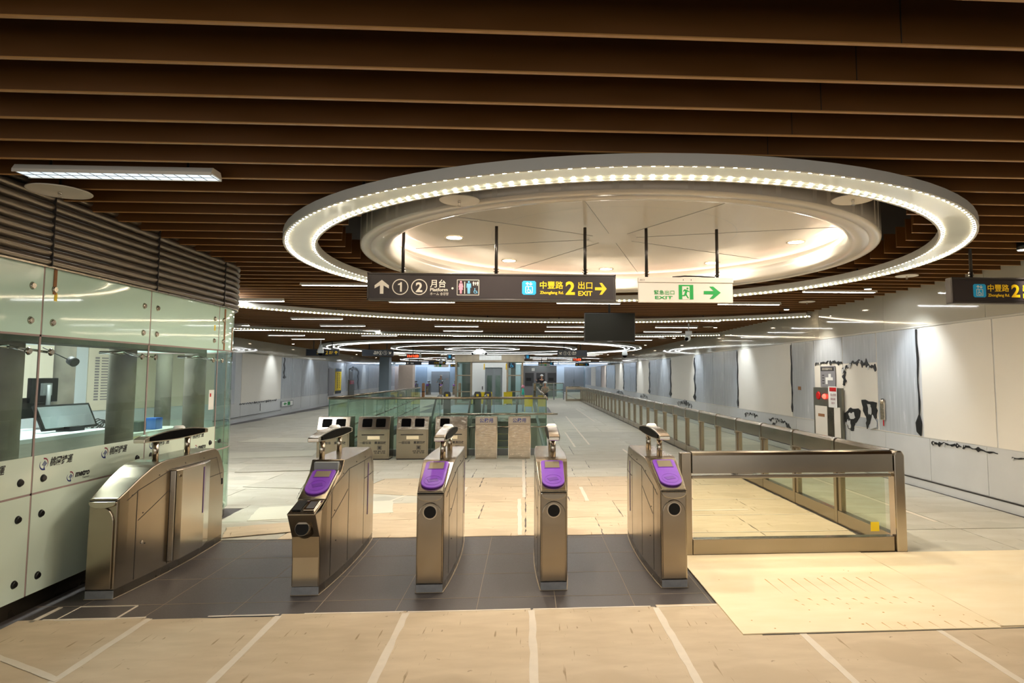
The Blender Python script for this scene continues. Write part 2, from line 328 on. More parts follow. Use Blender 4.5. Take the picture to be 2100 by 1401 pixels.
# pale new sheet and stains
pl = board(1.47, 3.3, 4.31, 6.165, 'pale', 'pale new plywood sheet with rusty streaks beside the rightmost gate', z=0.0025, t=.007, ragged=.002, name='plywood_sheet')
pl2 = board(3.306, 6.1, 4.34, 6.15, 'pale', 'pale new plywood sheet lying against the right wall', z=0.0025, t=.007, ragged=.004, name='plywood_sheet')
st = MB()
for k in range(9):
    x = 2.05 + .115 * k
    for (yy, l_, wv) in ((5.42, .36, .006), (4.92 + .02 * (k % 2), .05, .012), (4.82, .03, .008), (4.44, .12, .005)):
        xx = x + (.35 if yy < 4.6 else 0.02 * (5.42 - yy) * 5)
        st.prism([(xx - wv, yy), (xx + wv * .2, yy - l_ * .5), (xx + wv, yy - l_), (xx + wv * .6, yy)], lambda u, v, d: (u, v, d), .0095, .0102)
for k in range(60):
    x, y = random.uniform(1.6, 5.8), random.choice((4.45, 4.7, 5.5, 5.62)) + random.uniform(-.1, .1); r_ = random.uniform(.004, .010)
    if x < 3.25: st.prism(disc2(x, y, r_, 6), lambda u, v, d: (u, v, d), .0095, .0102)
ss = st.build('stain', 'stain', pl); ss.matrix_parent_inverse = Matrix.Translation(-Vector(pl.location)); ss['label'] = 'orange brown streaks and spots'
tape(1.6, 4.30, 6.1, 4.33, 0.014, 'black rubber strip under the near edge of the pale sheet', m='black', z=0.001).name = 'rubber_strip'
# rows behind the gates
LW = lambda y: -9.76 - 0.067 * (y - 10)      # left wall line
rows = [7.05, 7.9, 8.9, 10.1, 11.0, 12.0, 13.0, 14.0, 15.8, 17.7, 19.6, 22, 26, 30, 35, 41, 48, 57, 65.9]
bounds = [-13.0, -11.0, -9.1, -7.3, -5.45, -4.32, -2.65, -0.92, 0.0, 0.86, 2.62, 3.66]
for r in range(len(rows) - 1):
    y0, y1 = rows[r] + .004, rows[r + 1] - .004; sh = (0.0, .35, -.25, .2)[r % 4]
    bb = [b + (sh if -4.4 > b or -4.2 < b < 3.5 and not (-.1 < b < .1) else 0) for b in bounds]
    seen = 0
    for c in range(len(bb) - 1):
        x0, x1 = bb[c] + .004, bb[c + 1] - .004; lim = -3.70 if y0 < 8.8 else max(LW(y0) + .25, -0.47 * y1 - 0.1)
        if x1 < lim + .3: continue
        x0 = max(x0, lim)
        if y1 > VY0 - .1 and y0 < VY1:
            if x0 < VX1 and x1 > VX0:
                if x0 < VX0 - .3: x1 = VX0 - .1
                elif x1 > VX1 + .3: x0 = VX1 + .1
                else: continue
        if y0 > 28 and y1 < 49 and x1 > -4.4 and x0 < .5: continue
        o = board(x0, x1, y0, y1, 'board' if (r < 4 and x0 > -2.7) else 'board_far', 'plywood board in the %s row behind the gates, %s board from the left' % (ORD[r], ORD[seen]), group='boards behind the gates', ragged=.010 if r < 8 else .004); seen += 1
        if r >= 8:
            o.name = 'floor_board'; o['kind'] = 'structure'
            for q in ('label', 'category', 'group'): del o[q]
    for c, (a, b) in enumerate(((3.80, 4.95), (4.96, 6.12))):
        o = board(a, b, max(y0, 7.06), y1, 'board_far', 'plywood board between side barrier and right wall, %s row, %s' % (ORD[r + 1], ('barrier side', 'wall side')[c]), group='boards beyond the barrier')
        if r >= 8:
            o.name = 'floor_board'; o['kind'] = 'structure'
            for q in ('label', 'category', 'group'): del o[q]
for c, (a, b) in enumerate(((3.80, 4.95), (4.96, 6.12))): board(a, b, 6.17, 7.04, 'board_far', 'plywood board right of the barrier corner post, on the %s' % ('barrier side', 'wall side')[c], group='boards beyond the barrier')
for c, (a, b) in enumerate(((1.66, 2.62), (2.63, 3.64))): board(a, b, 6.32, 7.04, 'board', 'plywood board just inside the front barrier, %s one' % ('left', 'right')[c], group='boards behind the gates')
for k, (x0, y0, x1, y1) in enumerate(((-.06, 7.07, -.09, 9.1), (-.02, 9.2, -.05, 13.2), (.86, 8.9, .86, 10.0), (-.95, 8.9, -.93, 10.1), (-1.9, 9.0, -1.45, 10.3), (2.3, 12, 2.3, 15), (1.2, 15.5, 1.2, 19.5), (1.6, 16, 1.7, 27), (2.6, 24, 2.6, 33), (4.9, 7.4, 4.9, 11), (2.0, 8.2, 2.9, 8.2))):
    tape(x0, y0, x1, y1, 0.05, 'worn white tape behind the gates, %s piece counted away from the viewer' % ORD[k], z=0.0035)
for k in range(4):
    y = (7.05, 7.9, 8.9, 10.1)[k]
    tape(1.66, y + .02, 3.6, y, 0.02, 'thin white line on boards inside the barrier, %s from the front' % ORD[k], z=0.0035)
board(-4.55, -3.71, 8.70, 8.895, 'board_far', 'narrow plywood board filling the gap at the rounded end of the glass booth', ragged=.004)
# loose sheets lying askew on the left
for k, (x, y, sx, sy, rz, m) in enumerate(((-2.6, 8.5, 1.7, .8, .22, 'cream'), (-3.4, 10.6, 1.9, 1.0, -.2, 'board_far'), (-4.2, 12.4, 2.2, .9, .15, 'board_far'), (-2.0, 9.9, 1.3, .7, -.3, 'board'), (-5.9, 14.4, 2.4, 1.1, .2, 'cream'), (-3.0, 7.45, .7, .5, .35, 'board'), (-6.2, 17.6, 2.6, 1.2, -.12, 'cream'))):
    board(x - sx / 2, x + sx / 2, y - sy / 2, y + sy / 2, m, 'loose thin sheet lying askew left of the bins, %s counted away from the gates' % ORD[k], rot=rz, z=0.0025 + .0042 * (k % 3), t=.004, ragged=.01, name='loose_sheet', cat='sheet', group='loose sheets')

# ---------------------------------------------------------------- ceiling
tag(MB().box(-15, 6.4, -5, 67, 3.75, 3.85).build('ceiling', 'void'), kind='structure')
CX, CY = 1.04, 7.14
def slat(x0, x1, y, z0=3.12, z1=3.34, t=.016):
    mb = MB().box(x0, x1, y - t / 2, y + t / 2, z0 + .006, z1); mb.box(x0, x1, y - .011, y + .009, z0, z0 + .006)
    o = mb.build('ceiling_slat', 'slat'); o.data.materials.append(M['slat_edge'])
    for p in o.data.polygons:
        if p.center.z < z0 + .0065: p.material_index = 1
    return tag(o, kind='structure')
y = 2.44 - 0.3325 * 5; n = 0
while y < 65.5:
    xl = -3.88 if y < 8.3 else (-4.3 if y < 9.0 else LW(y) + .12); xr = 6.16; rc = 3.0
    step = .3325
    if abs(y - CY) < rc - .02:
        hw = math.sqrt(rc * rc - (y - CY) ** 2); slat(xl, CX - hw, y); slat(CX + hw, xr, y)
    else:
        j = 1.6 - 0.0 * y + (n % 3) * .0
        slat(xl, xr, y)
    y += step; n += 1
sj = MB()
for k in range(5): sj.box(1.55 - .012 * k, 1.553 - .012 * k, 2.44 + .3325 * k - .012, 2.44 + .3325 * k - .0085, 3.128, 3.34)
tag(sj.build('trim_3', 'dark'), kind='structure')
# bulkhead where the slats stop above the booth
# ---- ring lamps
def ring_light(cx, cy, r, wd, z, label, a0=0, a1=2 * PI, led='led', dots=True, group='oval ring lamps', rods=10, hh=.075, nd=None):
    t = empty('ring_lamp', (cx, cy, z), label=label, cat='ceiling lamp', group=group)
    seg = int(96 * max(1, r / 5) * (a1 - a0) / (2 * PI)); ri = r - wd; lip = .018
    MB().lathe([(r, 0), (r, hh), (ri, hh), (ri, 0), (ri + lip, 0), (ri + lip, .03), (r - lip, .03), (r - lip, 0)], n=seg, a0=a0, a1=a1, smooth=False, closed=True).build('housing', 'ringg', t)
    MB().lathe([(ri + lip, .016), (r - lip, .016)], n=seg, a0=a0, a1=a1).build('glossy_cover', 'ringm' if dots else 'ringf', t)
    for rr, nm in ((r - lip - .014, 'outer_led_row'), (ri + lip + .014, 'inner_led_row')):
        if dots:
            nn = int((a1 - a0) * rr / .084); mb = MB(); vs = []; ang = []
            for i in range(nn):
                c_ = a0 + (a1 - a0) * i / nn; ang += [c_, c_ + .024 / rr]
            ang.append(a1)
            for q in ang: vs += [((rr - .010) * math.cos(q), (rr - .010) * math.sin(q), .006), ((rr + .010) * math.cos(q), (rr + .010) * math.sin(q), .006), (rr * math.cos(q), rr * math.sin(q), .015)]
            fs = []
            for i in range(len(ang) - 1): fs += [(3 * i, 3 * i + 1, 3 * i + 4, 3 * i + 3), (3 * i + 1, 3 * i + 2, 3 * i + 5, 3 * i + 4), (3 * i + 2, 3 * i, 3 * i + 3, 3 * i + 5)]
            me = bpy.data.meshes.new(nm); me.from_pydata(vs, [], fs); me.materials.append(M[led]); me.materials.append(M['ringm'])
            for p_ in me.polygons: p_.material_index = (p_.index // 3) % 2
            me.update(); o_ = bpy.data.objects.new(nm, me); C.objects.link(o_); o_.parent = t
        else: MB().lathe([(rr - .006, .005), (rr + .006, .005)], n=seg, a0=a0, a1=a1).build(nm, led, t)
    for k in range(rods):
        a = a0 + (a1 - a0) * (k + .35) / rods; q = r - wd / 2; MB().cyl((q * math.cos(a), q * math.sin(a), hh), (q * math.cos(a), q * math.sin(a), 3.7 - z), .012, n=8).build('hanger_rod', 'pole', t)
    return t
ring_light(1.02, 7.12, 3.50, .30, 3.0, 'nearest oval ring lamp around the white ceiling disc above the gates')
def wall_arc(cx, cy, r, xlim=6.1):
    a = math.acos(min(1, (xlim - cx) / r)); return a
def left_arc(cx, cy, r):
    a = PI / 2
    while a < PI and cx + r * math.cos(a) > LW(cy + r * math.sin(a)) + .2: a += .01
    return a
a = wall_arc(1.0, 6.98, 8.0); ring_light(1.0, 6.98, 8.0, .30, 3.0, 'wide ring lamp arc sweeping past behind the hanging signs and screen', a0=a, a1=left_arc(1, 6.98, 8.0) if left_arc(1, 6.98, 8) < 2.6 else 2.6, rods=8)
a = wall_arc(.8, 7.2, 13.4); ring_light(.8, 7.2, 13.4, .30, 3.0, 'widest ring lamp arc, beyond the black screen', a0=a, a1=min(left_arc(.8, 7.2, 13.4), 2.45), rods=8)
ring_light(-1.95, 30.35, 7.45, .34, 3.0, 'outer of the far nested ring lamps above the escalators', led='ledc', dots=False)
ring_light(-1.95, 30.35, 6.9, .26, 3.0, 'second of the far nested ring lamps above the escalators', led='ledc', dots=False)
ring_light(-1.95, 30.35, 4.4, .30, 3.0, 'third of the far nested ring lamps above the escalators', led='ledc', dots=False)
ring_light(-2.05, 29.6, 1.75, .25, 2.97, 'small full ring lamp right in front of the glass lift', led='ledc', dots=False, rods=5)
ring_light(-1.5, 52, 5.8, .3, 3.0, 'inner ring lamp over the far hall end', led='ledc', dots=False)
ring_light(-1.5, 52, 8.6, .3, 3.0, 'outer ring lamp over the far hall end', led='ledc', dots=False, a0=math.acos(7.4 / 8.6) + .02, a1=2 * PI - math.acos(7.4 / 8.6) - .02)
# ---- white ceiling disc
D = empty('ceiling_disc', (1.0, 7.2, 3.07), label='round white ceiling disc with recessed warm cove inside the nearest ring lamp', cat='ceiling disc')
MB().lathe([(2.80, .03), (2.79, .008), (2.76, 0), (2.70, .0), (2.693, .010), (2.686, .001), (2.56, .006), (2.51, .022), (2.485, .05), (2.47, .10), (2.465, .165), (2.475, .172), (2.49, .168), (2.495, .115), (2.64, .115), (2.64, .29), (2.80, .30)], n=128, closed=True).build('rim', 'discw', D)
MB().lathe([(0, .275), (2.645, .275)], n=96, smooth=False).build('ceiling_panel', 'discw', D)
MB().lathe([(2.52, .125), (2.61, .125)], n=128).build('cove_light', 'cove', D)
MB().lathe([(2.80, .02), (2.80, .3)], n=96).build('collar', 'white', D)
sm = MB()
for k in range(8):
    a = PI / 8 + k * PI / 4 + .1; sm.prism([(.28 * math.cos(a) - .002 * math.sin(a), .28 * math.sin(a) + .002 * math.cos(a)), (2.5 * math.cos(a) - .002 * math.sin(a), 2.5 * math.sin(a) + .002 * math.cos(a)), (2.5 * math.cos(a) + .002 * math.sin(a), 2.5 * math.sin(a) - .002 * math.cos(a)), (.28 * math.cos(a) + .002 * math.sin(a), .28 * math.sin(a) - .002 * math.cos(a))], lambda u, v, d: (u, v, d), .2715, .2745)
for rr in (.28, 1.4): sm.lathe([(rr, .2735), (rr + .004, .2735)], n=64)
sm.build('panel_joint', 'grey', D)
DLC = []
for k in range(8):
    a = PI / 2 + PI / 4 * k + .0; x, y = 1.19 - 1.0 + 2.03 * math.cos(a + PI / 8 - PI / 8), 7.26 - 7.2 + 2.03 * math.sin(a)
    d = empty('downlight', (1.0 + x, 7.2 + y, 3.343), label='round warm downlight in the white ceiling disc, at the %s position clockwise from the far side' % ('far', 'far left', 'left', 'near left', 'near', 'near right', 'right', 'far right')[k], cat='downlight', group='downlights in the ceiling disc')
    d['label'] = 'round warm downlight in the white ceiling disc, the %s one' % ('farthest', 'far left', 'leftmost', 'near left', 'nearest', 'near right', 'rightmost', 'far right')[k]
    MB().lathe([(.085, 0), (.105, -.008), (.112, 0)], n=28).build('trim_ring', 'white', d)
    MB().lathe([(0, -.003), (.088, -.003)], n=28).build('lens', 'downl', d)
    lamp('downlight_lamp', 'AREA', (0, 0, -.012), 13, (1.0, .90, .76), .16, parent=d)
# ---- flat plates with a sprinkler
def plate(x, y, label, z=3.09, r=.145):
    t = empty('sprinkler_plate', (x, y, z), label=label, cat='sprinkler', group='white sprinkler plates')
    MB().lathe([(0, .012), (r - .01, .012), (r, .006), (r - .004, 0), (r - .012, .003), (0, .003)], n=36).build('plate', 'white', t)
    s_ = MB().cyl((0, 0, 0), (0, 0, -.012), .012, n=10).cyl((0, 0, -.036), (0, 0, -.039), .015, n=12).cyl((-.009, 0, -.012), (-.006, 0, -.036), .002, n=6).cyl((.009, 0, -.012), (.006, 0, -.036), .002, n=6)
    s_.build('sprinkler_head', 'chrome', t)
    MB().cyl((0, 0, .012), (0, 0, .6), .008, n=8).build('drop_pipe', 'pole', t)
plate(-3.42, 4.74, 'round white sprinkler plate above the glass booth, next to the big batten light', r=.2)
plate(-.50, 4.62, 'round white sprinkler plate partly behind the near ring lamp, left', z=3.04, r=.15); plate(2.40, 4.42, 'round white sprinkler plate partly behind the near ring lamp, right', z=3.04, r=.15)
plate(5.14, 8.15, 'round white sprinkler plate above the right hanging sign'); plate(5.13, 11.17, 'white sprinkler plate near the right wall, second away from the viewer'); plate(5.04, 17.15, 'white sprinkler plate near the right wall, third away from the viewer'); plate(4.94, 22.6, 'white sprinkler plate near the right wall, farthest')
# ---- batten lights
def batten(x, y, label, L=1.2, big=False, z=3.085):
    t = empty('batten_light', (x, y, z), label=label, cat='ceiling lamp', group='white batten lights')
    wd = .075 if big else .05
    MB().prism([(-wd, 0), (-wd, .02), (-wd * .7, .055), (wd * .7, .055), (wd, .02), (wd, 0), (wd - .008, 0), (wd - .008, .012), (-wd + .008, .012), (-wd + .008, 0)], lambda u, v, d: (d, u, v), -L / 2, L / 2).build('housing', 'white', t)
    for xx in (-L * .35, L * .35): MB().cyl((xx, 0, .05), (xx, 0, 3.75 - z), .008, n=6).build('hanger_rod', 'pole', t)
    MB().box(-L / 2 + .015, L / 2 - .015, -wd + .009, wd - .009, .004, .009).build('diffuser', 'tube' if big else 'ledc', t)
    if big:
        lv = MB(); n_ = 16
        for k in range(n_ + 1):
            xx = -L / 2 + .015 + (L - .03) * k / n_; lv.box(xx - .0015, xx + .0015, -wd + .009, wd - .009, .001, .004)
        lv.box(-L / 2 + .015, L / 2 - .015, -.001, .001, .001, .004)
        lv.build('louvre_grid', 'grey', t)
    return t
batten(-2.74, 4.32, 'large louvred batten light above the glass booth at upper left', L=1.27, big=True)
cols = [(-8.08, 'far left'), (-5.0, 'left'), (-1.92, 'centre left'), (1.16, 'centre right'), (4.22, 'right')]
brow = [9.5, 11.63, 15.3, 17.42, 19.2, 21.7, 23.8, 26, 28.2, 33, 35, 37.2, 39.4, 41.5, 43.6, 46, 48.5, 51, 54, 57, 60, 63]
for i, y in enumerate(brow):
    for cx_, cn in cols:
        if cx_ < LW(y) + 1.2 or (y < 16 and cx_ < -6): continue
        if y == 9.5 and -1 > cx_ > -4: cx_ = -2.7
        if y == 9.5 and cn in ('centre left', 'centre right'):
            if cn == 'centre right': continue
            cx_ = -2.75
        if y == 9.5 and cn == 'left': continue
        if y == 9.5 and cn == 'right': cx_ = 5.05; 
        if 22.5 < y < 36 and (cx_ + 1.95) ** 2 + (y - 30.5) ** 2 < 64 and (cx_ + 1.95) ** 2 + (y - 30.5) ** 2 > 9: continue
        if y > 42 and (abs(math.hypot(cx_ + 1.5, y - 52) - 5.6) < .9 or abs(math.hypot(cx_ + 1.5, y - 52) - 8.4) < .9): continue
        if 37 < y < 41.2 and abs(cx_ + 2.18) < 2.8: continue
        batten(cx_, y if not (y == 9.5 and cn == 'right') else 9.8, 'slim white batten light, %s row behind the near ring lamp, %s column' % (ORD[i], cn))

# ---------------------------------------------------------------- walls
def frame_right(s, z, off): return (6.2 - off, s, z)
dL = Vector((-.067, 1)).normalized(); nL = Vector((dL.y, -dL.x))
def frame_left(s, z, off):
    y = s; return (LW(y) + off * nL.x, y + off * nL.y, z)
def wpatch(frame, s0, s1, z0, z1, off, th, name, m, parent, **k):
    mb = MB(); mb.prism([(s0, z0), (s1, z0), (s1, z1), (s0, z1)], lambda u, v, d: frame(u, v, d), off, off + th); return tag(mb.build(name, m, parent), **k)
def ragged(frame, pts, off, parent, name='torn_film', m='torn', th=.012):
    mb = MB(); mb.prism(pts, lambda u, v, d: frame(u, v, d), off, off + th); return mb.build(name, m, parent)
def vstrip(frame, s, z0, z1, w_, off, parent):
    n_ = 14; L1 = []; L2 = []
    for i in range(n_ + 1):
        z = z1 + (z0 - z1) * i / n_; c_ = s + math.sin(i * 1.1) * w_ * .3; k = w_ * (.25 + .9 * random.random()) * (1.0 if i < n_ - 2 else 2.4 if i == n_ - 1 else .6)
        L1.append((c_ - k / 2, z)); L2.append((c_ + k / 2, z))
    ragged(frame, L1 + L2[::-1], off, parent)
def hstrip(frame, s0, s1, z, w_, off, parent, arch=0):
    n_ = max(10, int(abs(s1 - s0) / .035)); L1 = []; L2 = []
    for i in range(n_ + 1):
        s = s0 + (s1 - s0) * i / n_; zc = z + arch * math.sin(PI * i / n_) + (random.uniform(-.12, .12) + .18 * math.sin(i * .9)) * w_; k = w_ * random.uniform(.12, .65) * (2.4 if random.random() < .12 else 1)
        L1.append((s, zc + k * .4)); L2.append((s, zc - k * .6))
    ragged(frame, L1 + L2[::-1], off, parent)
    for q in range(max(2, n_ // 5)):
        i = random.randrange(1, n_); s, z0_ = L1[i]; h_ = w_ * random.uniform(.5, 1.3); ragged(frame, [(s, z0_), (s + h_ * .7, z0_ - h_ * .2), (s + h_ * .5, z0_ - h_ * .9), (s + h_ * .1, z0_ - h_ * .55)], off + .012, parent, 'film_shred', 'filmlow', .004)
WR = empty('wall_right', kind='structure'); WR['kind'] = 'structure'
MB().box(6.2, 6.4, -5, 66.5, -.1, 3.8).build('core', 'filmlow', WR)
s = -4.0
while s < 66:                       # glossy upper cladding
    e = min(s + 2.42, 66.2); wpatch(frame_right, s + .003, e - .003, 2.535, 3.62, 0, .014, 'upper_cladding', 'glossy', WR); s = e
wpatch(frame_right, -4, 66.2, 2.505, 2.53, 0, .02, 'shadow_trim', 'seam', WR)
mids = [(-2, 8.0, 'white'), (9.55, 8.0, 'white'), (9.64, 10.79, 'film'), (10.79, 11.99, 'filmB'), (11.99, 13.22, 'boxp'), (13.22, 14.36, 'film'), (14.38, 18.1, 'white'), (18.2, 19.4, 'film'), (19.4, 20.6, 'film'), (20.6, 21.7, 'film'), (21.7, 22.79, 'film'), (22.9, 26.65, 'white'), (26.8, 28.3, 'film'), (28.3, 29.8, 'film'), (29.8, 31.3, 'film'), (31.5, 35.1, 'white'), (35.3, 37.5, 'film'), (37.5, 39.7, 'film'), (39.9, 43.6, 'white'), (43.7, 48.4, 'film'), (48.5, 51.9, 'pinkw'), (52, 56, 'film'), (56.1, 60, 'white'), (60, 66.2, 'film')]
for a_, b_, k in mids:
    if a_ > b_: a_, b_ = b_, a_
    if k == 'boxp': wpatch(frame_right, a_ + .012, b_ - .012, .8, 2.5, 0, .008, 'wall_panel', 'wallw', WR); wpatch(frame_right, a_ + .012, b_ - .012, 2.02, 2.5, .008, .004, 'protective_film', 'film', WR); continue
    m = {'white': 'wallw', 'film': 'film', 'filmB': 'wallw', 'pinkw': 'pinkw'}[k]
    wpatch(frame_right, a_ + .012, b_ - .012, .80, 2.50, 0, .008, 'wall_panel' if m != 'film' else 'protective_film', m, WR)
    if k == 'filmB':
        wpatch(frame_right, a_ + .012, b_ - .012, 1.98, 2.5, .008, .004, 'protective_film', 'film', WR)
wpatch(frame_right, 9.0, 66.2, .785, .80, 0, .012, 'panel_joint', 'seam', WR)
s = 1.0
while s < 66:
    e = min(s + (1.2 if s < 30 else 2.4), 66.2); wpatch(frame_right, s + .004, e - .004, .14, .78, 0, .010, 'lower_panel', 'filmlow', WR); s = e
tag(MB().box(6.17, 6.2, 0, 66.2, 0, .12).build('baseboard_right', 'filmlow'), kind='structure'); box('trim_4', 'dark', 6.165, 6.2, 0, 66.2, .120, .130, kind='structure')
vstrip(frame_right, 9.62, .88, 2.48, .035, .012, WR); vstrip(frame_right, 14.38, .9, 2.46, .05, .012, WR); vstrip(frame_right, 18.15, .85, 2.46, .08, .012, WR)
for s_ in (22.85, 26.75, 31.4, 35.2, 39.8, 43.65, 48.45, 51.95): vstrip(frame_right, s_, .85, 2.4, .16 + s_ * .002, .012, WR)
ragged(frame_right, [(9.60, .80), (9.70, .86), (9.72, 1.0), (9.62, 1.15), (9.57, 1.0)], .014, WR)
for (a_, b_, z_, w_, ar) in ((7.2, 7.75, .70, .035, .02), (8.0, 9.35, .72, .05, .03), (15.0, 15.8, .62, .07, .06), (16.6, 17.6, .66, .09, .04), (14.5, 15.6, .5, .10, .16), (23.3, 25.6, .6, .16, .1), (32, 34, .6, .18, .1), (40, 43, .55, .2, .1)): hstrip(frame_right, a_, b_, z_, w_, .012, WR, ar)
hstrip(frame_right, 12.0, 13.15, 1.99, .07, .014, WR, .03)
hstrip(frame_right, 10.80, 11.97, 1.86, .12, .014, WR, .14); vstrip(frame_right, 11.93, 1.55, 1.9, .10, .014, WR)
def jag(pts, amp=.03):
    out = []
    for i in range(len(pts)):
        a, b = Vector(pts[i]), Vector(pts[(i + 1) % len(pts)])
        for k in range(4): p = a.lerp(b, k / 4); out.append((p.x + random.uniform(-amp, amp) * (k > 0), p.y + random.uniform(-amp, amp) * (k > 0)))
    return out
ragged(frame_right, jag([(11.97, 1.02), (11.72, 1.14), (11.38, 1.10), (11.42, .97), (11.6, .85), (11.66, .70), (11.85, .76), (11.8, .9), (11.95, .86)]), .014, WR)
ragged(frame_right, jag([(11.80, 1.02), (11.62, 1.06), (11.55, .96), (11.72, .92)], .02), .028, WR, 'film_shred', 'filmlow', .005)
ragged(frame_right, jag([(11.86, .88), (11.74, .90), (11.72, .76), (11.80, .74)], .015), .028, WR, 'film_shred', 'filmlow', .005)
ragged(frame_right, jag([(11.32, 1.30), (10.82, 1.27), (10.84, 1.0), (10.95, .82), (11.08, .9), (11.16, .78), (11.18, 1.0), (11.28, 1.10)]), .014, WR)
ragged(frame_right, jag([(11.12, 1.24), (11.0, 1.22), (10.98, 1.08), (11.08, 1.04)], .02), .028, WR, 'film_shred', 'filmlow', .005)
ragged(frame_right, jag([(11.05, .78), (10.80, .84), (10.84, .95), (10.95, 1.05)], .015), .03, WR, 'film_flap', 'filmlow')
for (a_, b_) in ((10.8, 11.97),):
    wpatch(frame_right, 10.81, 11.97, .80, .98, .008, .004, 'protective_film', 'film', WR)
# hydrant cabinet, grey plan panel and notice on the right wall
def local_right(y, z): return empty
hc = empty('hydrant_cabinet', (6.172, 12.55, .0), label='tall steel fire hydrant cabinet with red alarm lamp on the right wall', cat='hydrant cabinet')
MB().box(-.05, 0, -.60, .60, .02, 1.50).build('body', 'boxm', hc, .006)
MB().box(-.058, -.05, .0, .52, .12, 1.12).build('door', 'wallw', hc); MB().box(-.056, -.05, -.27, -.03, .12, 1.16).build('bare_strip', 'steel_dark', hc); MB().box(-.058, -.05, -.54, -.30, .12, 1.12).build('door', 'wallw', hc)
MB().box(-.061, -.058, .10, .38, .90, .96).build('tape_label', 'brownp', hc)
MB().cyl((-.05, .36, 1.33), (-.075, .36, 1.33), .09, .07, n=20).build('alarm_bell', 'red', hc)
MB().sphere((-.055, .08, 1.32), .05).build('alarm_lamp', 'redglow', hc)
ntc = empty('paper_notice', (6.11, 12.28, 1.33), label='white and red paper notice taped over the hydrant cabinet', cat='notice')
MB().box(-.004, 0, -.18, .17, -.22, .20).build('sheet', 'helmet', ntc); MB().box(-.006, -.004, -.16, .12, .10, .18).build('heading', 'red', ntc)
RT = lambda u, v, d: (-.005 - d, -u, v)
text('禁止使用', .06, 'wine', ntc, fn=RT, x=-.08, z=.01); text('消防設備', .05, 'wine', ntc, fn=RT, x=-.08, z=-.07); text('測試中', .05, 'wine', ntc, fn=RT, x=-.05, z=-.15)
pp = empty('plan_panel', (6.18, 12.60, 1.51), label='grey information plate with dark heading above the hydrant cabinet', cat='wall plate')
MB().box(-.012, 0, -.33, .30, 0, .43).build('plate', 'panelg', pp); MB().box(-.015, -.012, -.29, .27, .33, .41).build('heading_bar', 'ink', pp)
MB().box(-.016, -.012, -.24, .07, .14, .20).box(-.016, -.012, -.16, -.06, .20, .27).box(-.016, -.012, -.02, .07, .06, .14).build('plan_drawing', 'helmet', pp)
text('消防栓箱操作方法', .055, 'cream_t', pp, fn=lambda u, v, d: (-.015 - d, -u, v), x=-.22, z=.35, width=.44)
for k in range(4): MB().box(-.014, -.012, .13, .22, .07 + .055 * k, .085 + .055 * k).build('text_line', 'ink', pp)
hb = empty('taped_bundle', (6.18, 10.62, 1.0), label='small plastic wrapped bundle with a red tail taped on grey film', cat='bundle')
MB().box(-.03, 0, -.07, .06, -.02, .30).sphere((-.02, -.02, .3), .05).build('wrapped_body', 'wrap', hb, .01); MB().box(-.03, -.02, -.06, .0, .30, .35).build('black_cap', 'black', hb); MB().box(-.02, -.012, -.03, -.01, -.12, -.02).build('red_tail', 'red', hb)
eo = empty('exit_guide_box', (6.185, 15.95, .30), label='low wall exit guide box peeking over the side barrier', cat='exit sign')
MB().box(-.03, 0, -.55, .55, 0, .22).build('frame', 'grey', eo); MB().box(-.034, -.03, -.5, .5, .03, .19).build('face', 'bluew', eo); MB().box(-.036, -.034, -.1, .05, .05, .17).build('pictogram', 'green', eo)
pt = wpatch(frame_right, 13.9, 14.05, 1.42, 1.5, .012, .003, 'cardboard_patch', 'brownp', WR)
# left wall
WL = empty('wall_left', kind='structure')
mbw = MB(); mbw.prism([(9, -.1), (66.5, -.1), (66.5, 3.8), (9, 3.8)], frame_left, -.2, 0); mbw.build('core', 'filmlow', WL)
s = 9.0
while s < 66: e = min(s + 2.42, 66.4); wpatch(frame_left, s + .003, e - .003, 2.60, 3.62, 0, .014, 'upper_cladding', 'glossy', WL); s = e
for (a_, b_, k) in ((12, 17, 'film'), (17, 23.9, 'film'), (24.5, 29.2, 'wallw'), (29.25, 30.8, 'film'), (30.8, 32.4, 'film'), (32.4, 34.1, 'film'), (34.1, 35.9, 'film'), (35.9, 37.7, 'film'), (37.7, 42.7, 'film'), (42.7, 47, 'film'), (47, 51, 'film'), (51, 56, 'film'), (56, 61, 'film'), (61, 66, 'film')):
    wpatch(frame_left, a_ + .015, b_ - .015, .70, 2.57, 0, .008, 'wall_panel' if k == 'wallw' else 'protective_film', k if k == 'wallw' else 'film', WL)
    wpatch(frame_left, a_ + .015, b_ - .015, .14, .68, 0, .008, 'lower_panel', 'filmlow', WL)
wpatch(frame_left, 9, 66.4, 2.575, 2.598, 0, .02, 'shadow_trim', 'seam', WL)
vstrip(frame_left, 29.6, 1.6, 2.55, .2, .012, WL); hstrip(frame_left, 24.4, 28.6, .67, .07, .012, WL); vstrip(frame_left, 26.6, .3, .6, .03, .012, WL)
vstrip(frame_left, 46.8, .8, 2.1, .5, .012, WL); hstrip(frame_left, 43.6, 46.6, 2.15, .2, .012, WL, .1)
bl = MB(); bl.prism([(9, 0), (66, 0), (66, .12), (9, .12)], frame_left, 0, .03); tag(bl.build('baseboard_left', 'filmlow'), kind='structure')
bl = MB(); bl.prism([(22, .19), (29.2, .19), (29.2, .205), (22, .205)], frame_left, .03, .05); tag(bl.build('trim_5', 'black'), kind='structure')
def fl_(s, z, off): return frame_left(s, z, off)
def wall_thing(name, s0, s1, z0, z1, th, m, label, cat):
    o = MB().prism([(s0, z0), (s1, z0), (s1, z1), (s0, z1)], frame_left, .008, .008 + th).build(name, m); return tag(o, label, cat)
wall_thing('grey_wall_board', 37.9, 39.2, .55, 2.15, .03, 'panelg', 'dark grey notice board beside the yellow banner on the left wall', 'notice board')
